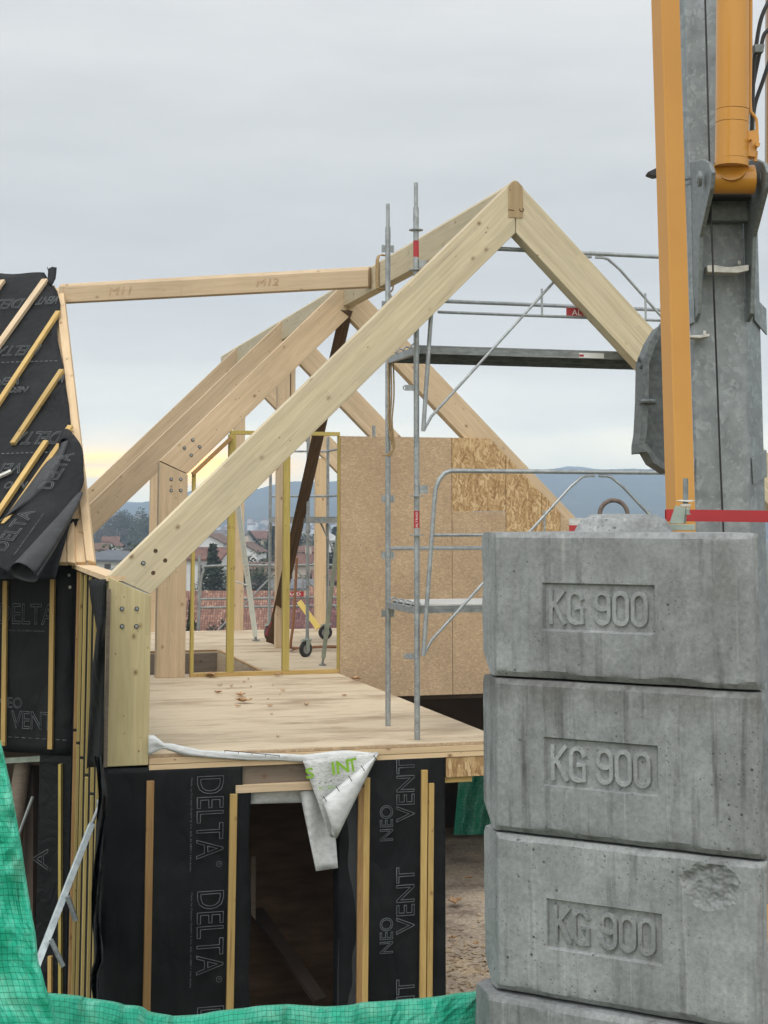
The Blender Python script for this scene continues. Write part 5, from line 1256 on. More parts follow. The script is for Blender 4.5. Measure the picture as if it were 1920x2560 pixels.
def guard(shift_px=None, top=(1120, 1175), knee=(1086, 1240), foot=(1060, 1640), mid=None, L=3.0):
    A, Kp, Fo = gf(*top), gf(*knee), gf(*foot)
    tA = tsz(A)[0]; zA = A.z
    tc = tsz(gf(1492, 1190))[0]; tend = 2 * tc + 0.85
    def G(t, z): 
        q = O + p * t; s_ = tsz(A)[1]; return B(t, s_, z)
    pts = [Fo, Fo.lerp(Kp, 0.5), Kp] + [G(tsz(Kp)[0] + (tA - tsz(Kp)[0]) * (1 - math.cos(k * 0.3927)), Kp.z + (zA - Kp.z) * math.sin(k * 0.3927)) for k in range(1, 4)] + [G(tA, zA), G(tend - 0.2, zA)]
    m = MB(); m.tube(pts, 0.0195, 12); m.build('guard_rail', M_GALV, sf, smooth=True)
    zm_ = gf(*mid).z; tm = tsz(gf(*mid))[0]
    m = MB(); m.tube([G(tm, zm_), G(tend - 0.1, zm_)], 0.0135, 8); m.build('mid_rail', M_GALV, sf, smooth=True)
    for sg in (-1, 1):
        t0 = tsz(Fo)[0] if sg < 0 else tend - 0.0
        m = MB(); m.tube([G(t0 + 0.012 * -sg, Fo.z + 0.02), G(t0 + 0.075 * -sg, Fo.z + 0.13), G(tc + sg * 0.25, zA - 0.13), G(tc + sg * 0.14, zA - 0.045), G(tc + sg * 0.09, zA - 0.034), G(tc + sg * 0.02, zA - 0.034)], 0.0125, 8); m.build('brace', M_GALV, sf, smooth=True)
    for sg in (-1, 1):
        t0 = tc + sg * 0.50
        z1 = zA - 0.13 - (0.25 if sg else 0) * 1.0
        m = MB(); m.tube([G(t0, zA - 0.34), G(t0, zm_)], 0.010, 8); m.build('strut', M_GALV, sf, smooth=True)
    # red maker's plate between the rails
    m = MB(); a = G(tsz(gf(1424, 1190))[0], zm_ + 0.005); m.box(a + p * 0.2 + UP * 0.04, p, r, UP, 0.42, 0.006, 0.075); m.build('sign_plate', M_REDSIGN, sf)
    m = MB(); m.box(a + p * 0.2 + UP * 0.11, p, r, UP, 0.42, 0.006, 0.06); m.build('grey_plate', M_DECKW, sf) if mid[1] > 1000 else None
    text('ALTRAD', a + p * 0.04 + UP * 0.012 - r * 0.006, p, UP, 0.3, 0.05, M_WHITEP, sf)
    mm = MB(); c_ = (P1 + p * 0.06 + UP * (zA - 0.16 - P1.z)); mm.box(c_, p, r, UP, 0.075, 0.03, 0.07); mm.build('rail_hook', M_GALV, sf)
guard(top=(1128, 1177), knee=(1086, 1250), foot=(1058, 1640), mid=(1085, 1338))
guard(top=(1128, 616), knee=(1084, 690), foot=(1058, 1078), mid=(1095, 780))
for v in (748, 1371):
    z = onpl(985, v, P2, r).z; m = MB(); m.tube([B(-0.83, 1.112, z), B(2.15, 1.112, z)], 0.0195 if v < 1000 else 0.018, 10); m.build('guard_rail', M_GALV, sf, smooth=True)
for v in (862, 1512):
    z = onpl(1055, v, P1, r).z
    ta, tb_ = -0.81, 2.15
    for k in range(2):
        s0 = 0.23 + k * 0.43; q = [B(ta, s0, z), B(tb_, s0, z), B(tb_, s0 + 0.42, z), B(ta, s0 + 0.42, z)]
        slab('deck_board', q, -UP * 0.012, M_DECKW if v > 1000 else M_DECK, sf, p, r)
        for ss in (s0 + 0.004, s0 + 0.416):
            m = MB(); m.bar(B(ta, ss, z - 0.043), B(tb_, ss, z - 0.043), 0.006, 0.06); m.build('deck_edge', M_DECK, sf)
    m = MB(); m.bar(B(ta - 0.03, 0.2, z - 0.05), B(ta - 0.03, 1.1, z - 0.05), 0.04, 0.055); m.build('transom', M_GALV, sf)
    for s_ in (0.32, 0.55, 0.75, 0.98):
        mm = MB(); mm.tube(spline([B(ta + 0.03, s_, z + 0.0), B(ta - 0.03, s_, z + 0.02), B(ta - 0.06, s_, z - 0.02)], 3), 0.008, 6); mm.build('deck_hook', M_GALV, sf)
    if v < 1000:
        a = onpl(1447, 876, B(0, 0.23, 0), r); a = B(tsz(a)[0], 0.228, z - 0.068); slab('label_plate', [a, a + p * 0.24, a + p * 0.24 + UP * 0.045, a + UP * 0.045], -r * 0.002, M_WHITEP, sf)
        slab('sticker', [a + p * 0.004 - r * 0.003 + UP * 0.01, a + p * 0.045 - r * 0.003 + UP * 0.01, a + p * 0.045 - r * 0.003 + UP * 0.03, a - r * 0.003 + UP * 0.03], -r * 0.001, M_REDSIGN, sf)
# slings
m = MB(); 
pb = onpl(948, 690, B(-0.075, 0, 0), p); sb2 = tsz(pb)[1]
for k in range(3):
    ds = 0.02 * k; tt = 0.085 + 0.006 * k
    m.tube(spline([B(-tt, sb2 + ds, 2.60), B(-tt - .005, sb2 + ds, 2.78), B(-tt + 0.01, sb2 + ds, 2.965), B(0, sb2 + ds, 2.985), B(tt, sb2 + ds, 2.94), B(tt, sb2 + ds, 2.6), B(0, sb2 + ds, 2.59), B(-tt, sb2 + ds, 2.60)], 4), 0.009, 6)
m.tube(spline([B(0.02, sb2, 2.60), B(0.06, sb2 - 0.1, 2.44), B(0.10, sb2 - 0.2, 2.38), B(0.04, sb2 - 0.2, 2.35), B(-0.02, sb2 - 0.1, 2.39)], 4), 0.018, 7)
tag(m.build('sling', M_STRAP, smooth=True), 'tan lifting sling wound round the main ridge at the spruce beam end', 'sling')
def P2p(u, v, ds=0.0): return onpl(u, v, P2 - r * (0.05 - ds), r)
m = MB()
for k, du in enumerate((0, 7, 13)): m.tube(spline([P2p(970 + du, 902, 0.01 * k), P2p(972 + du, 985), P2p(971 + du * .7, 1050), P2p(976 + du * .6, 1095), P2p(982 + du * .3, 1120), P2p(978 - du, 1138), P2p(962 - du * .5, 1138)], 4), 0.0075, 6)
tag(m.build('hanging_strap', M_STRAP, smooth=True), 'frayed tan strap hanging in loops from the upper scaffold deck', 'strap')

# wheeled tower inside the frame
tw = thing('scaffold_tower', 'wheeled scaffold tower on rubber castors inside the timber frame', 'scaffold', onz(765, 1647, FL))
b1 = onz(768, 1642, FL); b0 = onz(673, 1598, FL); dv = (b0 - b1); 
b2 = onz(818, 1598, FL); b3 = b1 + (b2 - b0)
def castor(P_, yaw, parent):
    ax_ = Vector((math.cos(yaw), math.sin(yaw), 0)); fw_ = Vector((-ax_.y, ax_.x, 0)); c_ = P_ + UP * 0.105 + fw_ * -0.03
    m = MB()
    for s_ in (-1, 1): m.prism([c_ + ax_ * s_ * 0.036 + fw_ * -0.02 + UP * -0.02, c_ + ax_ * s_ * 0.036 + fw_ * 0.02 + UP * -0.02, c_ + ax_ * s_ * 0.036 + fw_ * 0.07 + UP * 0.12, c_ + ax_ * s_ * 0.036 + fw_ * -0.03 + UP * 0.12], ax_ * 0.004)
    m.disc(P_ + UP * 0.228, UP, 0.07, 0.012, 18); m.box(P_ + UP * 0.215 - fw_ * 0.07, fw_, ax_, UP, 0.08, 0.05, 0.012); m.disc(P_ + UP * 0.25, UP, 0.03, 0.04, 12); ca = m.build('castor', M_ZINC, parent)
    m = MB(); m.ring(c_, ax_, 0.082, 0.030, n=26, k=10); m.build('tyre', M_RUB, ca, smooth=True)
    m = MB(); m.disc(c_, ax_, 0.062, 0.05, 18); m.disc(c_, ax_, 0.02, 0.07, 10); m.build('hub', M_GREYP, ca)
for i, (bb, yaw) in enumerate(((b1, -0.75), (b0, -0.4), (b2, -1.25), (b3, -0.6))):
    castor(bb, yaw, tw); m = MB(); m.tube([bb + UP * 0.24, bb + UP * 3.12], 0.0242, 12); m.disc(bb + UP * 0.95, UP, 0.05, 0.01, 14); m.disc(bb + UP * 1.72, UP, 0.034, 0.09, 12); m.build('standard', M_GALV, tw, smooth=True)
zdk = onpl(800, 1292, b1, r).z
dk = lambda P_, z: Vector((P_.x, P_.y, z))
slab('deck_board', [dk(b1, zdk), dk(b3, zdk), dk(b2, zdk), dk(b0, zdk)], -UP * 0.02, M_DECK, tw)
for a, b_ in ((b1, b3), (b3, b2), (b2, b0), (b0, b1)):
    m = MB(); m.bar(dk(a, zdk - 0.05), dk(b_, zdk - 0.05), 0.04, 0.075); m.build('deck_edge', M_GALV, tw)
for z in (1.05, 0.35):
    for a, b_ in ((b0, b2), (b2, b3)):
        m = MB(); m.tube([dk(a, z), dk(b_, z)], 0.017, 8); m.build('guard_rail', M_GALV, tw, smooth=True)
m = MB(); m.tube([onpl(800, 1690 - 390, b1, r) * 1 - UP * 0.02, dk(b3, -1.6)], 0.012, 8); m.build('brace', M_GALV, tw)

# edge rail beyond the far side of the floor
er = thing('edge_guard', 'grey tube guard rail with a red sign along the far floor edge', 'guard rail', B(-1.5, SE + 0.3, FL - 0.6))
SR = SE + 0.35
def onr(u, v): return onS(u, v, SR)
zr1, zr2, zr3 = onr(650, 1414).z, onr(650, 1496).z, onr(650, 1517).z
for uu in (478, 497, 950):
    P_ = onr(uu, 1500); m = MB(); m.tube([(P_.x, P_.y, FL - 0.7), (P_.x, P_.y, onr(uu, 1388).z)], 0.024 if uu > 490 else 0.018, 12); m.build('standard', M_GALV, er, smooth=True)
a = onr(497, 1470); b_ = onr(525, 1414); e_ = onr(950, 1414)
m = MB(); m.tube(spline([Vector((a.x, a.y, FL - 0.4)), Vector((a.x + 0.03, a.y, a.z)), Vector((a.x + 0.08, a.y, zr1 - 0.07)), Vector((b_.x, b_.y, zr1)), Vector(((b_.x + e_.x) / 2, (b_.y + e_.y) / 2, zr1)), Vector((e_.x, e_.y, zr1))], 4), 0.02, 10); m.build('guard_rail', M_GALV, er, smooth=True)
for z, rad in ((zr2, 0.02), (onr(650, 1517).z, 0.02)):
    m = MB(); m.tube([Vector((a.x, a.y, z)), Vector((e_.x, e_.y, z))], rad, 10); m.build('mid_rail', M_GALV, er, smooth=True)
for u0, v0, u1, v1 in ((545, 1576, 700, 1420), (735, 1420, 850, 1530)):
    m = MB(); m.tube([onr(u0, v0), onr(u1, v1)], 0.014, 8); m.build('brace', M_GALV, er, smooth=True)
for u in (684, 757):
    m = MB(); m.tube([onr(u, 1440), onr(u, 1496)], 0.014, 8); m.build('strut', M_GALV, er, smooth=True)
a = onr(684, 1492) - r * 0.03; w_ = (onr(758, 1492) - onr(684, 1492)).length; h_ = onr(700, 1480).z - onr(700, 1492.5).z
slab('sign_plate', [a, a + p * w_, a + p * w_ + UP * h_, a + UP * h_], -r * 0.006, M_REDSIGN, er)
text('ALTRAD', a + p * w_ * 0.1 + UP * h_ * 0.2 - r * 0.008, p, UP, w_ * 0.8, h_ * 0.6, M_WHITEP, er, bold=0.015)

# ================================================================== PROPS, LOOSE TIMBER, STRAPS
pl_ = thing('leaning_plank', 'dark brown weathered plank leaning from floor to ridge behind the partition', 'plank', onz(676, 1618, FL))
a = onz(678, 1612, FL) + UP * 0.04; b_ = at(866, 776, 18.9)
member('plank', a, b_, 0.15, 0.06, M_OLD, pl_, Vector((0, -1, 0.2)))
def prop(name, label, foot, head, w, mat, flat=True):
    T_ = thing(name, label, 'prop', foot); d = (head - foot).normalized(); base = foot + d * 0.1
    m = MB(); m.bar(base, head, w, w, Vector((0, -1, 0)) + UP * 0.01); m.build('tube', mat, T_, frame(base, d, Vector((0, 1, 0))), 0.003)
    m = MB(); m.tube([foot + UP * 0.02, base + d * 0.02], w * 0.28, 8); m.disc(foot + UP * 0.012, UP, w * 0.85, 0.02, 14); m.build('foot_plate', M_GALV, T_)
    return T_, d, base
T_, d, base = prop('push_pull_prop', 'bright zinc perforated prop standing on the floor left of the leaning plank', onz(640, 1602, FL), at(594, 1255, 22.4), 0.072, M_STRUT)
L = (at(594, 1255, 22.4) - base).length
for k in range(12):
    c_ = base + d * (L - 0.12 - 0.083 * k) + Vector((0, -0.033, 0)); m = MB(); m.disc(c_, (0, 1, 0), 0.012, 0.006, 8); m.build('hole', M_DARK, T_)
c_ = base + d * (L * 0.52); m = MB(); m.tube(spline([c_ + Vector((-0.06, -0.04, 0.1)), c_ + Vector((0.0, -0.06, 0.0)), c_ + Vector((0.02, -0.05, -0.12))], 4), 0.011, 6); m.tube([c_ + Vector((-0.16, -0.03, -0.2)), c_ + Vector((0.03, -0.05, -0.26))], 0.014, 6); m.build('locking_pin', M_SHINE, T_, smooth=True)
prop('push_pull_prop', 'grey green prop leaning by the right end stud of the partition', onz(806, 1664, FL), at(846, 1330, 19.6), 0.055, M_ZINC)
T_ = thing('push_pull_prop', 'bright zinc prop slanting down from the wall to the green tarpaulin', 'prop', at(70, 2460, 10.9))
h_ = onT(250, 2008, T0 - 0.05); f_ = at(78, 2450, 10.9); d = (h_ - f_).normalized()
m = MB(); m.bar(f_, h_ - d * 0.22, 0.046, 0.05, Vector((0.3, -1, 0.1))); m.build('tube', M_ZBR, T_, frame(f_, d, Vector((0, 1, 0))), 0.003)
m = MB(); m.tube([h_ - d * 0.24, h_ - d * 0.02], 0.014, 8); m.disc(h_, p, 0.03, 0.05, 12); m.box(h_ + p * 0.02, UP, r, p, 0.16, 0.05, 0.01); m.build('head', M_GALV, T_)
c_ = f_.lerp(h_, 0.42); m = MB(); m.tube([c_ + Vector((0.04, -0.01, 0.03)), c_ + Vector((0.1, 0.0, -0.14))], 0.02, 7); m.build('handle', M_CAST, T_); m = MB(); c2 = f_.lerp(h_, 0.16); m.tube([c2 + Vector((0.05, 0, 0.06)), c2 + Vector((0.14, 0, -0.12))], 0.018, 7); m.build('handle', M_CAST, T_)
yw = member('timber_offcut', onz(796, 1578, FL) + UP * 0.05, at(748, 1504, 26.0), 0.09, 0.05, M_YELW, None, Vector((0, -1, 0))); tag(yw, 'bright yellow timber offcut propped against the far edge guard', 'timber')
m = MB(); m.tube(spline([at(742, 1395, 21.6), at(738, 1480, 21.6), at(733, 1560, 21.6), at(727, 1610, 21.7), onz(735, 1624, FL) + UP * 0.02, onz(800, 1622, FL) + UP * 0.03, onz(842, 1620, FL) + UP * 0.02], 4), 0.02, 6)
tag(m.build('ratchet_strap', M_STRAPO, smooth=True), 'orange brown ratchet strap trailing across the floor by the plank', 'strap')
m = MB(); m.bar(at(665, 1590, 21.7), at(671, 1572, 21.75), 0.035, 0.045); m.bar(at(671, 1570, 21.7), at(678, 1556, 21.75), 0.02, 0.03)
tag(m.build('ratchet', M_DRED, bev=0.004), 'dark red ratchet handle at the foot of the leaning plank', 'ratchet')

# ================================================================== WHITE MEMBRANE OVER THE DOOR
wm = thing('vapour_sheet', 'white printed vapour sheet drooping over the floor edge above the door', 'sheet', onS(700, 1890, -0.03))
tops = [(371, 1838), (385, 1838), (400, 1850), (410, 1858), (430, 1859), (460, 1866), (500, 1875), (560, 1878), (620, 1882), (700, 1884), (760, 1887), (800, 1882), (850, 1876), (880, 1877), (930, 1882), (946, 1880)]
bots = [(371, 1890), (385, 1882), (400, 1874), (410, 1872), (430, 1878), (460, 1889), (500, 1893), (560, 1897), (620, 1901), (700, 1902), (760, 1906), (800, 1912), (850, 1916), (880, 1912), (930, 1902), (946, 1886)]
rows = []
for j in range(6):
    f = j / 5; row = []
    for k in range(len(tops)):
        a, b_ = tops[k], bots[k]
        bulge = -0.022 - 0.025 * math.sin(f * 3.0) * (0.5 + 0.9 * noise.noise(Vector((k * 0.9, f * 2, 3)))) - 0.018 * noise.noise(Vector((k * 2.3, f * 5, 8)))
        row.append(onS(a[0], a[1] + (b_[1] - a[1]) * f, bulge))
    rows.append(row)
grid('band', rows, M_WHITE, wm, thick=0.003)
tl3 = [(757, 1902), (946, 1878)]; tip = (832, 2098)
rows = []
for j in range(18):
    f = j / 17; row = []
    for i in range(14):
        g_i = i / 13
        uL = 757 + (826 - 757) * f; vL = 1902 + (2092 - 1902) * f; uR = 946 + (842 - 946) * f; vR = 1880 + (2096 - 1880) * f
        row.append(onS(uL + (uR - uL) * g_i, vL + (vR - vL) * g_i, -0.055 - 0.04 * f - 0.02 * math.sin(g_i * 7 + f * 3)))
    rows.append(row)
grid('hanging_corner', rows, M_PRINTED, wm, thick=0.003)
rows = []
for j in range(14):
    f = j / 13; row = []
    a1 = Vector((808 + (838 - 808) * 0, 1998, 0)); edge0 = Vector((943, 1886, 0)).lerp(Vector((806, 2000, 0)), f); edge1 = Vector((946, 1884, 0)).lerp(Vector((840, 2097, 0)), f)
    for i in range(8): q_ = edge0.lerp(edge1, i / 7); row.append(onS(q_.x, q_.y, -0.13 - 0.04 * math.sin(i / 7 * 3.14) - 0.02 * f))
    rows.append(row)
grid('folded_corner', rows, M_WHITE, wm, thick=0.003)
def wtx(body, u0, v0, u1, v1, h, mat, d=-0.112, bold=0.02):
    a, b_ = onS(u0, v0, d), onS(u1, v1, d); x = b_ - a; text(body, a, x, UP, x.length, h, mat, wm, bold=bold)
wtx('IN', 832, 1938, 874, 1930, 0.105, M_GREENPRINT); wtx('T', 872, 1932, 896, 1926, 0.105, M_GREENPRINT, -0.115); wtx('S', 766, 1948, 786, 1944, 0.085, M_GREENPRINT); wtx('IC  EN', 798, 1976, 836, 1972, 0.03, M_GREENPRINT, -0.125, 0.0)
wtx('+ x +', 796, 1962, 832, 1955, 0.018, M_INK, -0.125, 0.0)
m = MB(); m.bar(onS(562, 1876, -0.075), onS(699, 1889, -0.075), 0.003, 0.005)
for k in range(5): u = 562 + 34 * k; m.bar(onS(u, 1876 + 3.2 * k, -0.076), onS(u, 1881 + 3.2 * k, -0.076), 0.004, 0.004)
for k in range(5):
    q_ = Vector((938, 1893, 0)).lerp(Vector((812, 1996, 0)), k / 4); m.bar(onS(q_.x - 4, q_.y - 5, -0.175), onS(q_.x + 5, q_.y + 8, -0.185), 0.003, 0.006)
m.build('scale_mark', M_INK, wm)
rows = []
for j in range(12):
    f = j / 11; row = []
    for i in range(9):
        g_i = i / 8; uL = 748 + (790 - 748) * f; uR = 830 + (845 - 830) * f; vv = 1976 + (2178 - 1976) * f - g_i * f * 8
        row.append(onS(uL + (uR - uL) * g_i, vv, 0.03 - 0.03 * math.sin(g_i * 6 + f * 2)))
    rows.append(row)
tag(grid('inner_sheet', rows, M_WHITE, thick=0.003), 'pale sheet tail hanging inside the doorway behind the printed corner', 'sheet')
rows = [[onS(622 + (775 - 622) * i / 8, 1974 + 36 * j / 3 - 4 * i / 8, 0.09 + 0.01 * math.sin(i + j)) for i in range(9)] for j in range(4)]
tag(grid('head_sheet', rows, M_WHITE, thick=0.003), 'narrow pale sheet strip along the underside of the door lintel', 'sheet')

# ================================================================== GREEN TARPAULINS IN FRONT
def drape(name, label, top, D0, D1, drop, n=90, m_=34, seed=0.0, slope=0.12, fold=0.03):
    tp_ = spline([Vector((u, v, D0 + (D1 - D0) * i / (len(top) - 1))) for i, (u, v) in enumerate(top)], max(2, n // len(top)))
    rows = []
    for j in range(m_):
        f = j / (m_ - 1); row = []
        for i, q_ in enumerate(tp_):
            P_ = at(q_.x, q_.y, q_.z)
            x = i / len(tp_)
            k = min(1, f * 6)
            dy = -slope * f * drop + fold * k * (math.sin(x * 26 + 3 * noise.noise(Vector((x * 4, f * 2, seed)))) * (0.4 + f) + 1.6 * noise.noise(Vector((x * 7, f * 3, seed))))
            row.append(P_ + Vector((0.01 * math.sin(f * 9 + i), dy + 0.03 * (1 - k), -drop * f + (0.0 if j else 0.0))))
        rows.append(row)
    # hem turned back over the rail
    rows = [[q_ + Vector((0, 0.10, -0.10)) for q_ in rows[0]], [q_ + Vector((0, 0.05, -0.004)) for q_ in rows[0]]] + rows
    o = grid(name, rows, M_TARP, uv='top'); return tag(o, label, 'tarpaulin', 'green grid tarpaulins in the foreground')
drape('tarpaulin', 'bright green tarpaulin draped along the bottom edge below the doorway', [(60, 2502), (121, 2500), (180, 2507), (228, 2514), (300, 2528), (330, 2532), (380, 2548), (420, 2556), (470, 2554), (540, 2544), (613, 2534), (680, 2528), (722, 2526), (790, 2531), (848, 2530), (900, 2522), (960, 2517), (1040, 2511), (1120, 2501), (1170, 2494), (1212, 2486)], 4.6, 5.75, 0.9, 100, 26, 1.3)
rows = []
edge = [(1858, -4), (1880, 2), (1980, 24), (2060, 38), (2140, 52), (2200, 60), (2300, 76), (2350, 86), (2420, 92), (2450, 102), (2490, 112), (2520, 124), (2560, 136), (2640, 160)]
for j in range(84):
    v = 1858 + (2660 - 1858) * j / 59; uR = float(np.interp(v, [e[0] for e in edge], [e[1] for e in edge])); row = []
    for i in range(30):
        f = i / 29; u = uR - 190 * (1 - f) - (620 * ((10 - i) / 10) if i < 10 else 0)
        D = 4.05 + 0.10 * (1 - f) + 0.05 * noise.noise(Vector((u * 0.012, v * 0.008, 2))) + 0.035 * math.sin(f * 7 + v * 0.012) * f + 0.02 * noise.noise(Vector((u * 0.04, v * 0.03, 6))) - 0.25 * (v - 1858) / 800
        row.append(at(u, v, D))
    row.append(row[-1] + Vector((-0.01, 0.06, 0)))
    rows.append(row)
tag(grid('tarpaulin', rows, M_TARP, uv='top'), 'green tarpaulin hanging in a tall slanting fold at the left edge', 'tarpaulin', 'green grid tarpaulins in the foreground')

# ================================================================== DRY LEAVES
def leaf(P_, size, seed, label):
    rnd_ = random.Random(seed); rows = []; yaw = rnd_.uniform(0, 6.28); cx, cy = math.cos(yaw), math.sin(yaw)
    for j in range(7):
        f = j / 6 - 0.5; w_ = 0.42 * math.cos(f * 2.7) ** 0.8 * (1 + 0.3 * rnd_.uniform(-1, 1)); row = []
        for i in range(5):
            g_i = (i / 4 - 0.5) * w_ * 2
            x, y = f * size, g_i * size * 0.75; z = size * (0.04 + 0.62 * abs(g_i) ** 1.3 * rnd_.uniform(0.4, 1.3) + 0.4 * abs(f) ** 1.6 + 0.12 * rnd_.random())
            row.append(P_ + Vector((x * cx - y * cy, x * cy + y * cx, z)))
        rows.append(row)
    o = grid('dry_leaf', rows, M_LEAF); return tag(o, label, 'leaf', 'dry leaves on the floor')
LV = [(527, 1693, 44, 'flat dry leaf lying against the sill below the second truss post'), (696, 1690, 32, 'curled dry leaf lying against the partition sill'), (889, 1702, 36, 'large curled dry leaf by the floor corner at the chipboard wall'), (620, 1699, 14, 'small dry leaf just in front of the sill, between two larger leaves'), (611, 1706, 14, 'small dark rolled leaf in front of the sill'),
      (549, 1715, 18, 'dry leaf left of the small leaf cluster on the floor'), (578, 1717, 18, 'dry leaf in the middle of the upper small cluster'), (627, 1718, 12, 'small dark nut shaped leaf right of the cluster'), (682, 1714, 10, 'tiny dark leaf alone towards the middle of the floor'), (545, 1733, 24, 'flat brown leaf at the left of the floor litter'),
      (601, 1741, 30, 'peaked brown leaf above the largest leaf'), (609, 1758, 52, 'largest pale curled leaf in the middle of the floor litter'), (594, 1767, 20, 'flat leaf tucked under the largest leaf'), (670, 1749, 11, 'tiny dark leaf right of the largest leaf'), (675, 1766, 20, 'brown leaf right of the largest leaf'), (707, 1728, 16, 'thin flat leaf right of the centre of the floor'),
      (766, 1764, 22, 'dark flat leaf well right of the litter'), (860, 1740, 16, 'small brown leaf near the right floor edge'), (700, 1737, 9, 'speck of leaf below the thin flat leaf'), (679, 1786, 14, 'thin leaf just above the floor seam'), (695, 1843, 16, 'pale leaf lying on the front floor panel')]
for k, (u, v, wpx, lb) in enumerate(LV):
    P_ = onz(u, v, FL + 0.002); leaf(P_, wpx / F * P_.y * 0.85, k, lb)
for k, (u, v, wpx, lb) in enumerate(((1172, 2198, 26, 'peaked dry leaf on the ground slab, farthest of the four'), (1138, 2262, 58, 'large folded brown leaf on the ground slab beside the ballast stack'), (1134, 2347, 30, 'reddish leaf on the ground slab below the large folded one'), (1190, 2362, 26, 'leaf on the ground slab tight against the ballast stack'))):
    P_ = onz(u, v, GR + 0.03); leaf(P_, wpx / F * P_.y * 0.75, 50 + k, lb)

# ================================================================== VILLAGE
def gnd(P_): return terr(P_.x, P_.y)
def house(label, u, v, D, w, d, hr, yaw, wall, roof, hip=False, wins=(), eave=0.35, chim=False, name='house'):
    """gabled (or hipped) house; (u, v) is the middle of the front eave line at distance D"""
    c_ = at(u, v, D); g_z = gnd(c_) - 1; e_z = c_.z
    ax_ = Vector((math.cos(yaw), math.sin(yaw), 0)); ay = Vector((-ax_.y, ax_.x, 0))
    o = Vector((c_.x, c_.y, 0)) + ay * d / 2
    def H(a, b, z): return o + ax_ * a + ay * b + UP * z
    T_ = thing(name, label, 'house', H(0, 0, g_z))
    m = MB(); m.prism([H(-w / 2, -d / 2, g_z), H(w / 2, -d / 2, g_z), H(w / 2, d / 2, g_z), H(-w / 2, d / 2, g_z)], UP * (e_z - g_z))
    if not hip:
        for s_ in (-1, 1):
            m.prism([H(s_ * w / 2, -d / 2, e_z), H(s_ * w / 2, d / 2, e_z), H(s_ * w / 2, 0, e_z + hr - 0.1)], ax_ * -s_ * 0.2)
    m.build('wall', wall, T_)
    E = eave; m = MB(); k = hr / (d / 2); zE = e_z - k * E + 0.12; zR_ = e_z + hr + 0.12
    me_faces = []
    a = w / 2 + E; b = d / 2 + E; rl_ = (w / 2 - d / 2) if hip else a
    if hip and rl_ < 0.3: rl_ = 0.3
    m.add([H(-a, -b, zE), H(a, -b, zE), H(rl_, 0, zR_), H(-rl_, 0, zR_), H(a, b, zE), H(-a, b, zE)], [(0, 1, 2, 3), (4, 5, 3, 2)] + ([(1, 4, 2), (5, 0, 3)] if hip else []))
    m.add([q_ - UP * 0.22 for q_ in m.v[:6]], [(3, 2, 1, 0), (2, 3, 5, 4)] + ([(2, 4, 1), (3, 0, 5)] if hip else []))
    m.add([H(-a, -b, zE), H(a, -b, zE), H(a, -b, zE - 0.22), H(-a, -b, zE - 0.22)], [(0, 1, 2, 3)])
    if not hip:
        for s_ in (-1, 1): m.add([H(s_ * a, -b, zE), H(s_ * a, 0, zR_), H(s_ * a, b, zE), H(s_ * a, b, zE - .22), H(s_ * a, 0, zR_ - .22), H(s_ * a, -b, zE - .22)], [(0, 1, 4, 5), (1, 2, 3, 4)])
    ro = m.build('roof', roof, T_, fix=False)
    ul = ro.data.uv_layers.new(name='UVMap')
    for pl in ro.data.polygons:
        for li in pl.loop_indices:
            q_ = ro.data.vertices[ro.data.loops[li].vertex_index].co - o; ul.data[li].uv = (q_.dot(ax_), math.hypot(q_.dot(ay), q_.z - zR_))
    for (a0, z0, ww_, hh, side) in wins:
        m = MB()
        if side == 'f': m.box(H(a0, -d / 2 - 0.02, e_z - z0), ax_, ay, UP, ww_, 0.06, hh)
        else: m.box(H(w / 2 * (1 if side == 'r' else -1), a0, e_z - z0), ax_, ay, UP, 0.06, ww_, hh)
        m.build('window', M_GLASS, T_)
    if chim:
        m = MB(); m.box(H(w * 0.2, 0.3, e_z + hr + 0.3), ax_, ay, UP, 0.7, 0.7, 1.4); m.build('chimney', M_WBGE, T_)
    return T_
Wd = [(-2.5, 1.6, 1.1, 1.5, 'f'), (0, 1.6, 1.1, 1.5, 'f'), (2.5, 1.6, 1.1, 1.5, 'f')]
house('long orange tiled roof just beyond the far floor edge', 590, 1576, 152, 22.0, 9.0, 3.5, 0.03, M_WBGE, M_TILE, eave=0.5)
house('dark red tiled roof right of the long orange one', 810, 1582, 140, 8.5, 9.0, 2.9, -0.05, M_WBGE, M_TILED, eave=0.5)
house('beige gabled house with brown roof behind the long orange roof', 588, 1481, 182, 6.0, 8.6, 1.75, 1.15, M_WBGE, M_RBRN, wins=((-1.5, 1.2, 1.0, 1.2, 'l'),), eave=0.7)
house('white walled house with red roof seen left of the tall conifer', 500, 1396, 175, 4.6, 5.5, 1.1, -0.25, M_WWHT, M_RRED, wins=((0.4, 1.3, 0.7, 1.2, 'f'), (1.5, 2.9, 0.8, 1.2, 'f')), eave=0.4)
house('grey roofed tall house at the skyline of the village', 536, 1366, 300, 9.0, 9.0, 3.0, -0.5, M_WWHT, M_RGRY, wins=((3.0, 1.6, 1.0, 1.2, 'f'),), eave=0.6)
house('white gabled house with dark verge beside the grey roofed one', 573, 1356, 290, 5.0, 6.5, 1.6, 1.25, M_WWHT, M_RBRN, wins=((0, 1.6, 1.0, 1.3, 'l'),), eave=0.5)
house('red roofed house high in the village right of the zinc prop', 632, 1346, 360, 9.0, 8.0, 1.6, 0.1, M_WBGE, M_RRED, wins=((-3.2, 1.2, 1.0, 1.3, 'f'),))
house('small white gabled house with brown roof among bare trees', 654, 1378, 270, 5.0, 5.5, 1.5, 1.3, M_WWHT, M_RBRN, wins=((0, 1.4, 0.9, 1.1, 'l'),), chim=True)
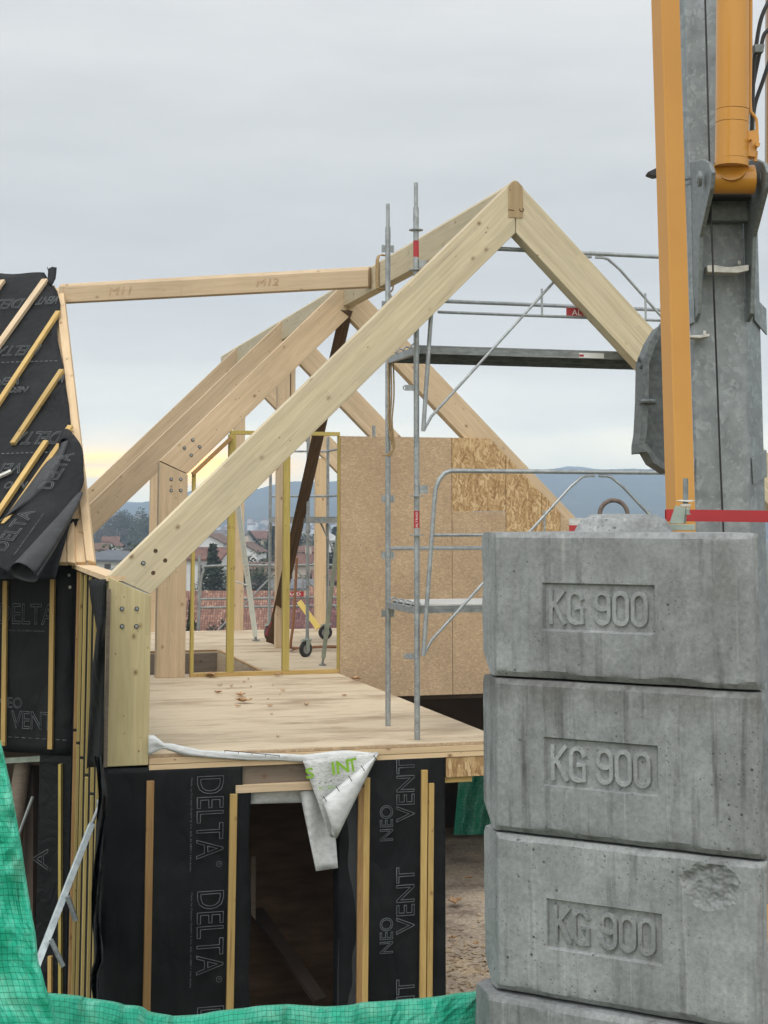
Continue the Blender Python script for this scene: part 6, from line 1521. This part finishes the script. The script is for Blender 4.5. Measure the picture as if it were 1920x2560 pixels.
house('brown clad house with broad tan roof above the edge guard', 665, 1432, 205, 6.5, 6.5, 1.2, -0.15, M_WBRN, M_RBRN, wins=((-1.5, 1.6, 1.0, 1.2, 'f'),), eave=0.8)
house('white house behind the leaning plank and tower post', 752, 1380, 240, 4.0, 5.0, 0.8, 0.1, M_WWHT, M_RRED)
house('red roofed house right of the leaning plank', 752, 1409, 200, 2.2, 4.0, 1.1, -0.2, M_WBGE, M_RRED, chim=True)
house('white house with pale hipped roof right of the tower', 822, 1350, 310, 4.5, 6.0, 1.4, 0.1, M_WWHT, M_WGRY, hip=True, wins=((-1, 1.2, 0.8, 1.0, 'f'),))
house('low wine red roofed house at the right end of the view', 822, 1450, 190, 3.4, 5.0, 1.1, 0.1, M_WBRN, M_RRED)
house('pinkish tiled roof between the dark red roof and edge guard', 825, 1499, 165, 4.5, 6.0, 1.2, 0.0, M_WBGE, M_TILE)
house('grey walled shed roof behind the red sign', 740, 1470, 175, 5.5, 5.0, 0.8, 0.0, M_WGRY, M_RGRY)
house('modern white house with blue grey hipped roof beyond the left roof', 272, 1399, 150, 7.6, 6.5, 0.75, 0.05, M_WWHT, M_RBLU, hip=True, wins=((-2.3, 1.15, 0.55, 1.5, 'f'), (-0.1, 1.15, 0.6, 1.5, 'f'), (1.2, 0.85, 0.35, 0.9, 'f')), eave=0.5)
house('dark slate roof in front of the modern white house', 306, 1440, 132, 5.0, 5.0, 1.0, -0.2, M_WGRY, M_RGRY, hip=True, eave=0.5)
house('pink roofed farmhouse with white gable below the wooded slope', 299, 1364, 330, 3.2, 3.0, 0.9, 1.25, M_WWHT, M_RRED, wins=((0, 1.2, 0.9, 1.1, 'l'),), eave=0.4)
house('long pink roofed house behind the white gabled farmhouse', 276, 1353, 345, 3.4, 4.0, 0.9, 0.1, M_WBGE, M_RRED)
house('small tiled outbuilding left of the modern white house', 245, 1372, 250, 2.6, 3.0, 0.8, 0.0, M_WWHT, M_RBRN)
house('low brown garden shed above the modern white house roof', 300, 1392, 215, 2.4, 3.0, 0.7, 0.3, M_WBRN, M_RBRN)

# ------------------------------------------------------------------ trees
def quad_leaf(m, c_, s_, rnd_, up=0.4):
    d = Vector((rnd_.uniform(-1, 1), rnd_.uniform(-1, 1), rnd_.uniform(-up, up))).normalized(); e = d.cross(Vector((rnd_.uniform(-1, 1), rnd_.uniform(-1, 1), rnd_.uniform(-1, 1)))).normalized()
    m.add([c_ - d * s_ - e * s_ * .3, c_ + e * s_ * -.55, c_ + d * s_, c_ + e * s_ * .6], [(0, 1, 2, 3)])
def tree_mesh(kind, seed):
    rnd_ = random.Random(seed); m = MB(); m.m = 0
    if kind == 'conifer':
        m.tube([(0, 0, 0), (0, 0, 0.5), (0.01, 0, 1.0)], [0.03, 0.018, 0.003], 6); m.m = 1
        for k in range(900):
            z = 0.06 + 0.94 * rnd_.random() ** 1.15; a = rnd_.uniform(0, 6.28); R0 = (0.235 * (1 - z) ** 0.8 + 0.012) * (1 + 0.22 * math.sin(a * 3 + z * 23) ) * (0.35 + 0.65 * rnd_.random() ** 0.4)
            c_ = Vector((math.cos(a) * R0, math.sin(a) * R0, z - R0 * 0.35)); quad_leaf(m, c_, rnd_.uniform(0.018, 0.042), rnd_)
    elif kind == 'evergreen':
        m.tube([(0, 0, 0), (0.01, 0, 0.3), (0.0, 0.02, 0.7)], [0.035, 0.026, 0.01], 6)
        cl = [(Vector((rnd_.uniform(-.3, .3), rnd_.uniform(-.3, .3), rnd_.uniform(.28, .85))), rnd_.uniform(.13, .24)) for _ in range(11)]
        for c_, R0 in cl: m.tube([(0, 0, 0.3), c_ * 0.8], [0.014, 0.005], 5)
        m.m = 1
        for k in range(1300):
            c_, R0 = rnd_.choice(cl); d = Vector((rnd_.gauss(0, 1), rnd_.gauss(0, 1), rnd_.gauss(0, .8))).normalized() * R0 * rnd_.random() ** 0.35; quad_leaf(m, c_ + d, rnd_.uniform(0.014, 0.034), rnd_)
    else:
        def br(P_, d, L_, R0, dep):
            e = P_ + d * L_; m.tube([P_, P_.lerp(e, .5) + Vector((rnd_.uniform(-1, 1), rnd_.uniform(-1, 1), 0)) * L_ * .06, e], [R0, R0 * .75, R0 * .5], 4, False)
            if dep:
                for k in range(3 if dep > 1 else 4):
                    nd_ = (d + Vector((rnd_.uniform(-1, 1), rnd_.uniform(-1, 1), rnd_.uniform(-.2, .7))) * .75).normalized(); br(P_.lerp(e, rnd_.uniform(.5, 1)), nd_, L_ * rnd_.uniform(.55, .75), R0 * .5, dep - 1)
            else:
                m.m = 1
                for k in range(5): quad_leaf(m, e + Vector((rnd_.uniform(-1, 1), rnd_.uniform(-1, 1), rnd_.uniform(-1, 1))) * .05, rnd_.uniform(.02, .035), rnd_, 1)
                m.m = 0
        br(Vector((0, 0, 0)), UP, .38, .028, 4)
    o = m.build('tree_' + kind, [M_BARK, {'conifer': M_CONIF, 'evergreen': M_EVERG, 'bare': M_BARE}[kind]], fix=False); me = o.data; bpy.data.objects.remove(o); return me
TM = {k: [tree_mesh(k, 10 * i + s_) for s_ in range(3)] for i, k in enumerate(('conifer', 'evergreen', 'bare'))}
KN = {'conifer': 'conifer', 'evergreen': 'evergreen_tree', 'bare': 'bare_tree'}
def tree(kind, u, v_top, D, label, wide=1.0, v_base=None):
    t_ = at(u, v_top, D); b_z = (at(u, v_base, D).z if v_base else gnd(t_)) - 0.2; h_ = t_.z - b_z
    o = bpy.data.objects.new(KN[kind], TM[kind][random.randrange(3)]); C.objects.link(o); o.location = (t_.x, t_.y, b_z); o.scale = (h_ * wide, h_ * wide, h_); o.rotation_euler = (0, 0, random.uniform(0, 6.28))
    return tag(o, label, 'tree', 'trees in the village below')
tree('conifer', 533, 1360, 160, 'tall dark conifer in front of the red roofed house', 1.0)
tree('evergreen', 546, 1412, 170, 'broad dark cedar behind the beige gabled house', 1.5, 1490); tree('evergreen', 525, 1428, 168, 'dark cedar half hidden behind the far guard post', 1.4, 1490)
tree('evergreen', 566, 1400, 190, 'dark evergreen immediately left of the far left post', 1.3)
tree('evergreen', 552, 1366, 230, 'green bushy tree under the white gabled house', 1.2); tree('evergreen', 520, 1366, 280, 'small bushy tree below the grey roofed house', 1.2)
tree('conifer', 684, 1316, 300, 'pointed conifer standing above the bare trees left of the king post', 1.0); tree('conifer', 676, 1330, 310, 'shorter conifer beside the pointed one', 1.0)
for i, (u, v, D) in enumerate(((615, 1358, 330), (630, 1354, 340), (646, 1358, 335), (662, 1352, 345))): tree('evergreen', u, v, D, ('leafy tree just below the high red roof, leftmost of four', 'leafy tree just below the high red roof, second of four', 'leafy tree just below the high red roof, third of four', 'leafy tree just below the high red roof, rightmost of four')[i], 1.2)
for i, (u, v, D) in enumerate(((622, 1378, 235), (636, 1374, 232), (650, 1388, 225), (668, 1380, 230), (676, 1392, 228))): tree('bare', u, v, D, ('brown leafless tree by the zinc prop', 'brown leafless tree left of the small white gable', 'brown leafless tree before the small white gable', 'brown leafless tree right of the small white gable', 'brown leafless tree nearest the third king post')[i], 1.4)
tree('evergreen', 618, 1412, 200, 'dark round tree right of the zinc prop', 1.4, 1500); tree('evergreen', 636, 1424, 196, 'dark round tree left of the brown clad house', 1.3, 1500); tree('bare', 606, 1425, 190, 'grey leafless tree behind the zinc prop', 1.2)
for i, (u, v, D) in enumerate(((730, 1338, 300), (744, 1330, 320), (762, 1322, 330), (735, 1366, 235), (726, 1400, 210), (762, 1430, 195), (738, 1425, 196))): tree('evergreen' if i != 1 else 'conifer', u, v, D, ('dark tree left of the white house behind the plank', 'narrow conifer behind the leaning plank', 'dark tree at the skyline above the tower deck', 'dark bush beside the white house behind the plank', 'dark tree below the plank left of the red roof', 'grey green tree under the red roofed house', 'grey green bush behind the orange strap')[i], 1.2)
for i, (u, v, D) in enumerate(((806, 1326, 360), (838, 1318, 370), (806, 1368, 240), (824, 1362, 238), (841, 1358, 236), (812, 1404, 205), (836, 1400, 204))): tree('conifer' if i in (1, 4) else 'evergreen', u, v, D, ('dark tree behind the pale hipped roof', 'tall conifer behind the pale hipped roof', 'dark tree under the white hipped house, left one', 'dark tree under the white hipped house, middle one', 'dark conifer under the white hipped house', 'dark tree above the wine red roof, left one', 'dark tree above the wine red roof, right one')[i], 1.35)
for i, (u, v, D) in enumerate(((274, 1296, 600), (285, 1290, 605), (297, 1276, 600), (308, 1270, 600), (318, 1272, 605), (329, 1278, 600), (340, 1288, 610), (358, 1268, 560), (364, 1264, 570), (377, 1280, 560))): tree('bare' if i < 3 else 'evergreen', u, v, D, ('faint leafless tree at the left end of the wooded skyline', 'second faint leafless tree on the wooded skyline', 'third faint leafless tree on the wooded skyline', 'dark pine on the wooded skyline, left one of the clump', 'tallest dark pine of the skyline clump', 'dark pine right of the tallest skyline pine', 'low dark pine at the right of the skyline clump', 'dark tree left of the far left post on the skyline', 'tall dark tree touching the far left post on the skyline', 'dark tree behind the far left post')[i], 0.75)
for i, (u, v, D) in enumerate(((344, 1352, 230), (356, 1330, 235), (366, 1350, 228), (340, 1380, 190), (362, 1392, 180))): tree('evergreen', u, v, D, ('dark tree at the right of the farmhouse meadow', 'tall dark tree beside the far left post', 'dark tree hidden half behind the far left post', 'dark shrub where the rafter meets the view of the meadow', 'dark shrub below the tall tree by the far left post')[i], 1.2)
tree('evergreen', 250, 1378, 170, 'green shrub left above the modern white house', 1.6, 1402); tree('evergreen', 264, 1382, 168, 'second green shrub above the modern white house', 1.6, 1402)
tree('bare', 312, 1384, 146, 'thin bare tree at the right end of the modern white house', 0.8); tree('bare', 255, 1412, 128, 'small bare tree in front of the modern white house', 0.7)
tree('conifer', 478, 1500, 60, 'dark leafy shrub behind the far guard post', 0.5); tree('bare', 556, 1535, 80, 'bare shrub before the orange tiled roof, left one', 0.7); tree('bare', 542, 1545, 78, 'bare shrub before the orange tiled roof, right one', 0.7)
# wooded slope and far town read as one mass
fm = MB(); rnd_ = random.Random(3)
srcs = [(m_, [tuple(v_.co) for v_ in m_.vertices], [tuple(pl.vertices) for pl in m_.polygons], [pl.material_index for pl in m_.polygons]) for m_ in (tree_mesh('evergreen', 77), tree_mesh('bare', 88))]
for k in range(230):
    y = rnd_.uniform(430, 640); u = rnd_.uniform(150, 470); x = (u - 960) / F * y
    z = terr(x, y); h_ = rnd_.uniform(5.5, 9.5); i = 1 if rnd_.random() < 0.62 else 0; a = rnd_.uniform(0, 6.28); ca, sa_ = math.cos(a) * h_ * .9, math.sin(a) * h_ * .9
    _, vs, fs, mi = srcs[i]; o0 = len(fm.v)
    fm.v += [Vector((x + vx * ca - vy * sa_, y + vx * sa_ + vy * ca, z + vz * h_ - .3)) for vx, vy, vz in vs]
    fm.f += [[o0 + q_ for q_ in f] for f in fs]; fm.mi += [0 if j == 0 else 1 + i for j in mi]
tag(fm.build('wood', [M_BARK, M_CONIF, M_BARE], fix=False), kind='stuff')
hm = MB()
for k in range(230):
    y = rnd_.uniform(215, 720); u = rnd_.uniform(465, 880); x = (u - 960) / F * y; z = terr(x, y); h_ = rnd_.uniform(2.2, 5.0) * (0.8 + y / 900); i = 1 if rnd_.random() < 0.5 else 0; a = rnd_.uniform(0, 6.28); ca, sa_ = math.cos(a) * h_, math.sin(a) * h_
    _, vs, fs, mi = srcs[i]; o0 = len(hm.v)
    hm.v += [Vector((x + vx * ca - vy * sa_, y + vx * sa_ + vy * ca, z + vz * h_ - .3)) for vx, vy, vz in vs]
    hm.f += [[o0 + q_ for q_ in f] for f in fs]; hm.mi += [0 if j == 0 else 1 + i for j in mi]
tag(hm.build('hedges', [M_BARK, M_EVERG, M_BARE], fix=False), kind='stuff')
ft = MB()
for k in range(520):
    y = rnd_.uniform(750, 1900) if k % 3 else rnd_.uniform(1400, 1900); u = rnd_.uniform(330, 1000); x = (u - 960) / F * y; z = terr(x, y) if y < 1400 else -26 + (y - 1400) * 0.02 + max(0, (y - 1500) * rnd_.uniform(0, .05)); s_ = rnd_.uniform(3.5, 8); a = rnd_.uniform(-.5, .5)
    ax_ = Vector((math.cos(a), math.sin(a), 0)); ay = Vector((-ax_.y, ax_.x, 0)); h_ = rnd_.uniform(3, 6); c_ = Vector((x, y, z))
    ft.m = 0 if rnd_.random() < .6 else 2; ft.box(c_ + UP * h_ / 2, ax_, ay, UP, s_, s_ * .8, h_)
    ft.m = 1; q_ = [c_ + ax_ * (s_ * .55 * i) + ay * (s_ * .45 * j) + UP * h_ for i, j in ((-1, -1), (1, -1), (1, 1), (-1, 1))]; rdg = [c_ + ax_ * s_ * .55 * i + UP * (h_ + 1.8) for i in (-1, 1)]
    ft.add(q_ + rdg, [(0, 1, 5, 4), (2, 3, 4, 5), (1, 2, 5), (3, 0, 4)])
tag(ft.build('far_town', [M_WWHT, M_RRED, M_WBGE], fix=False), kind='stuff')
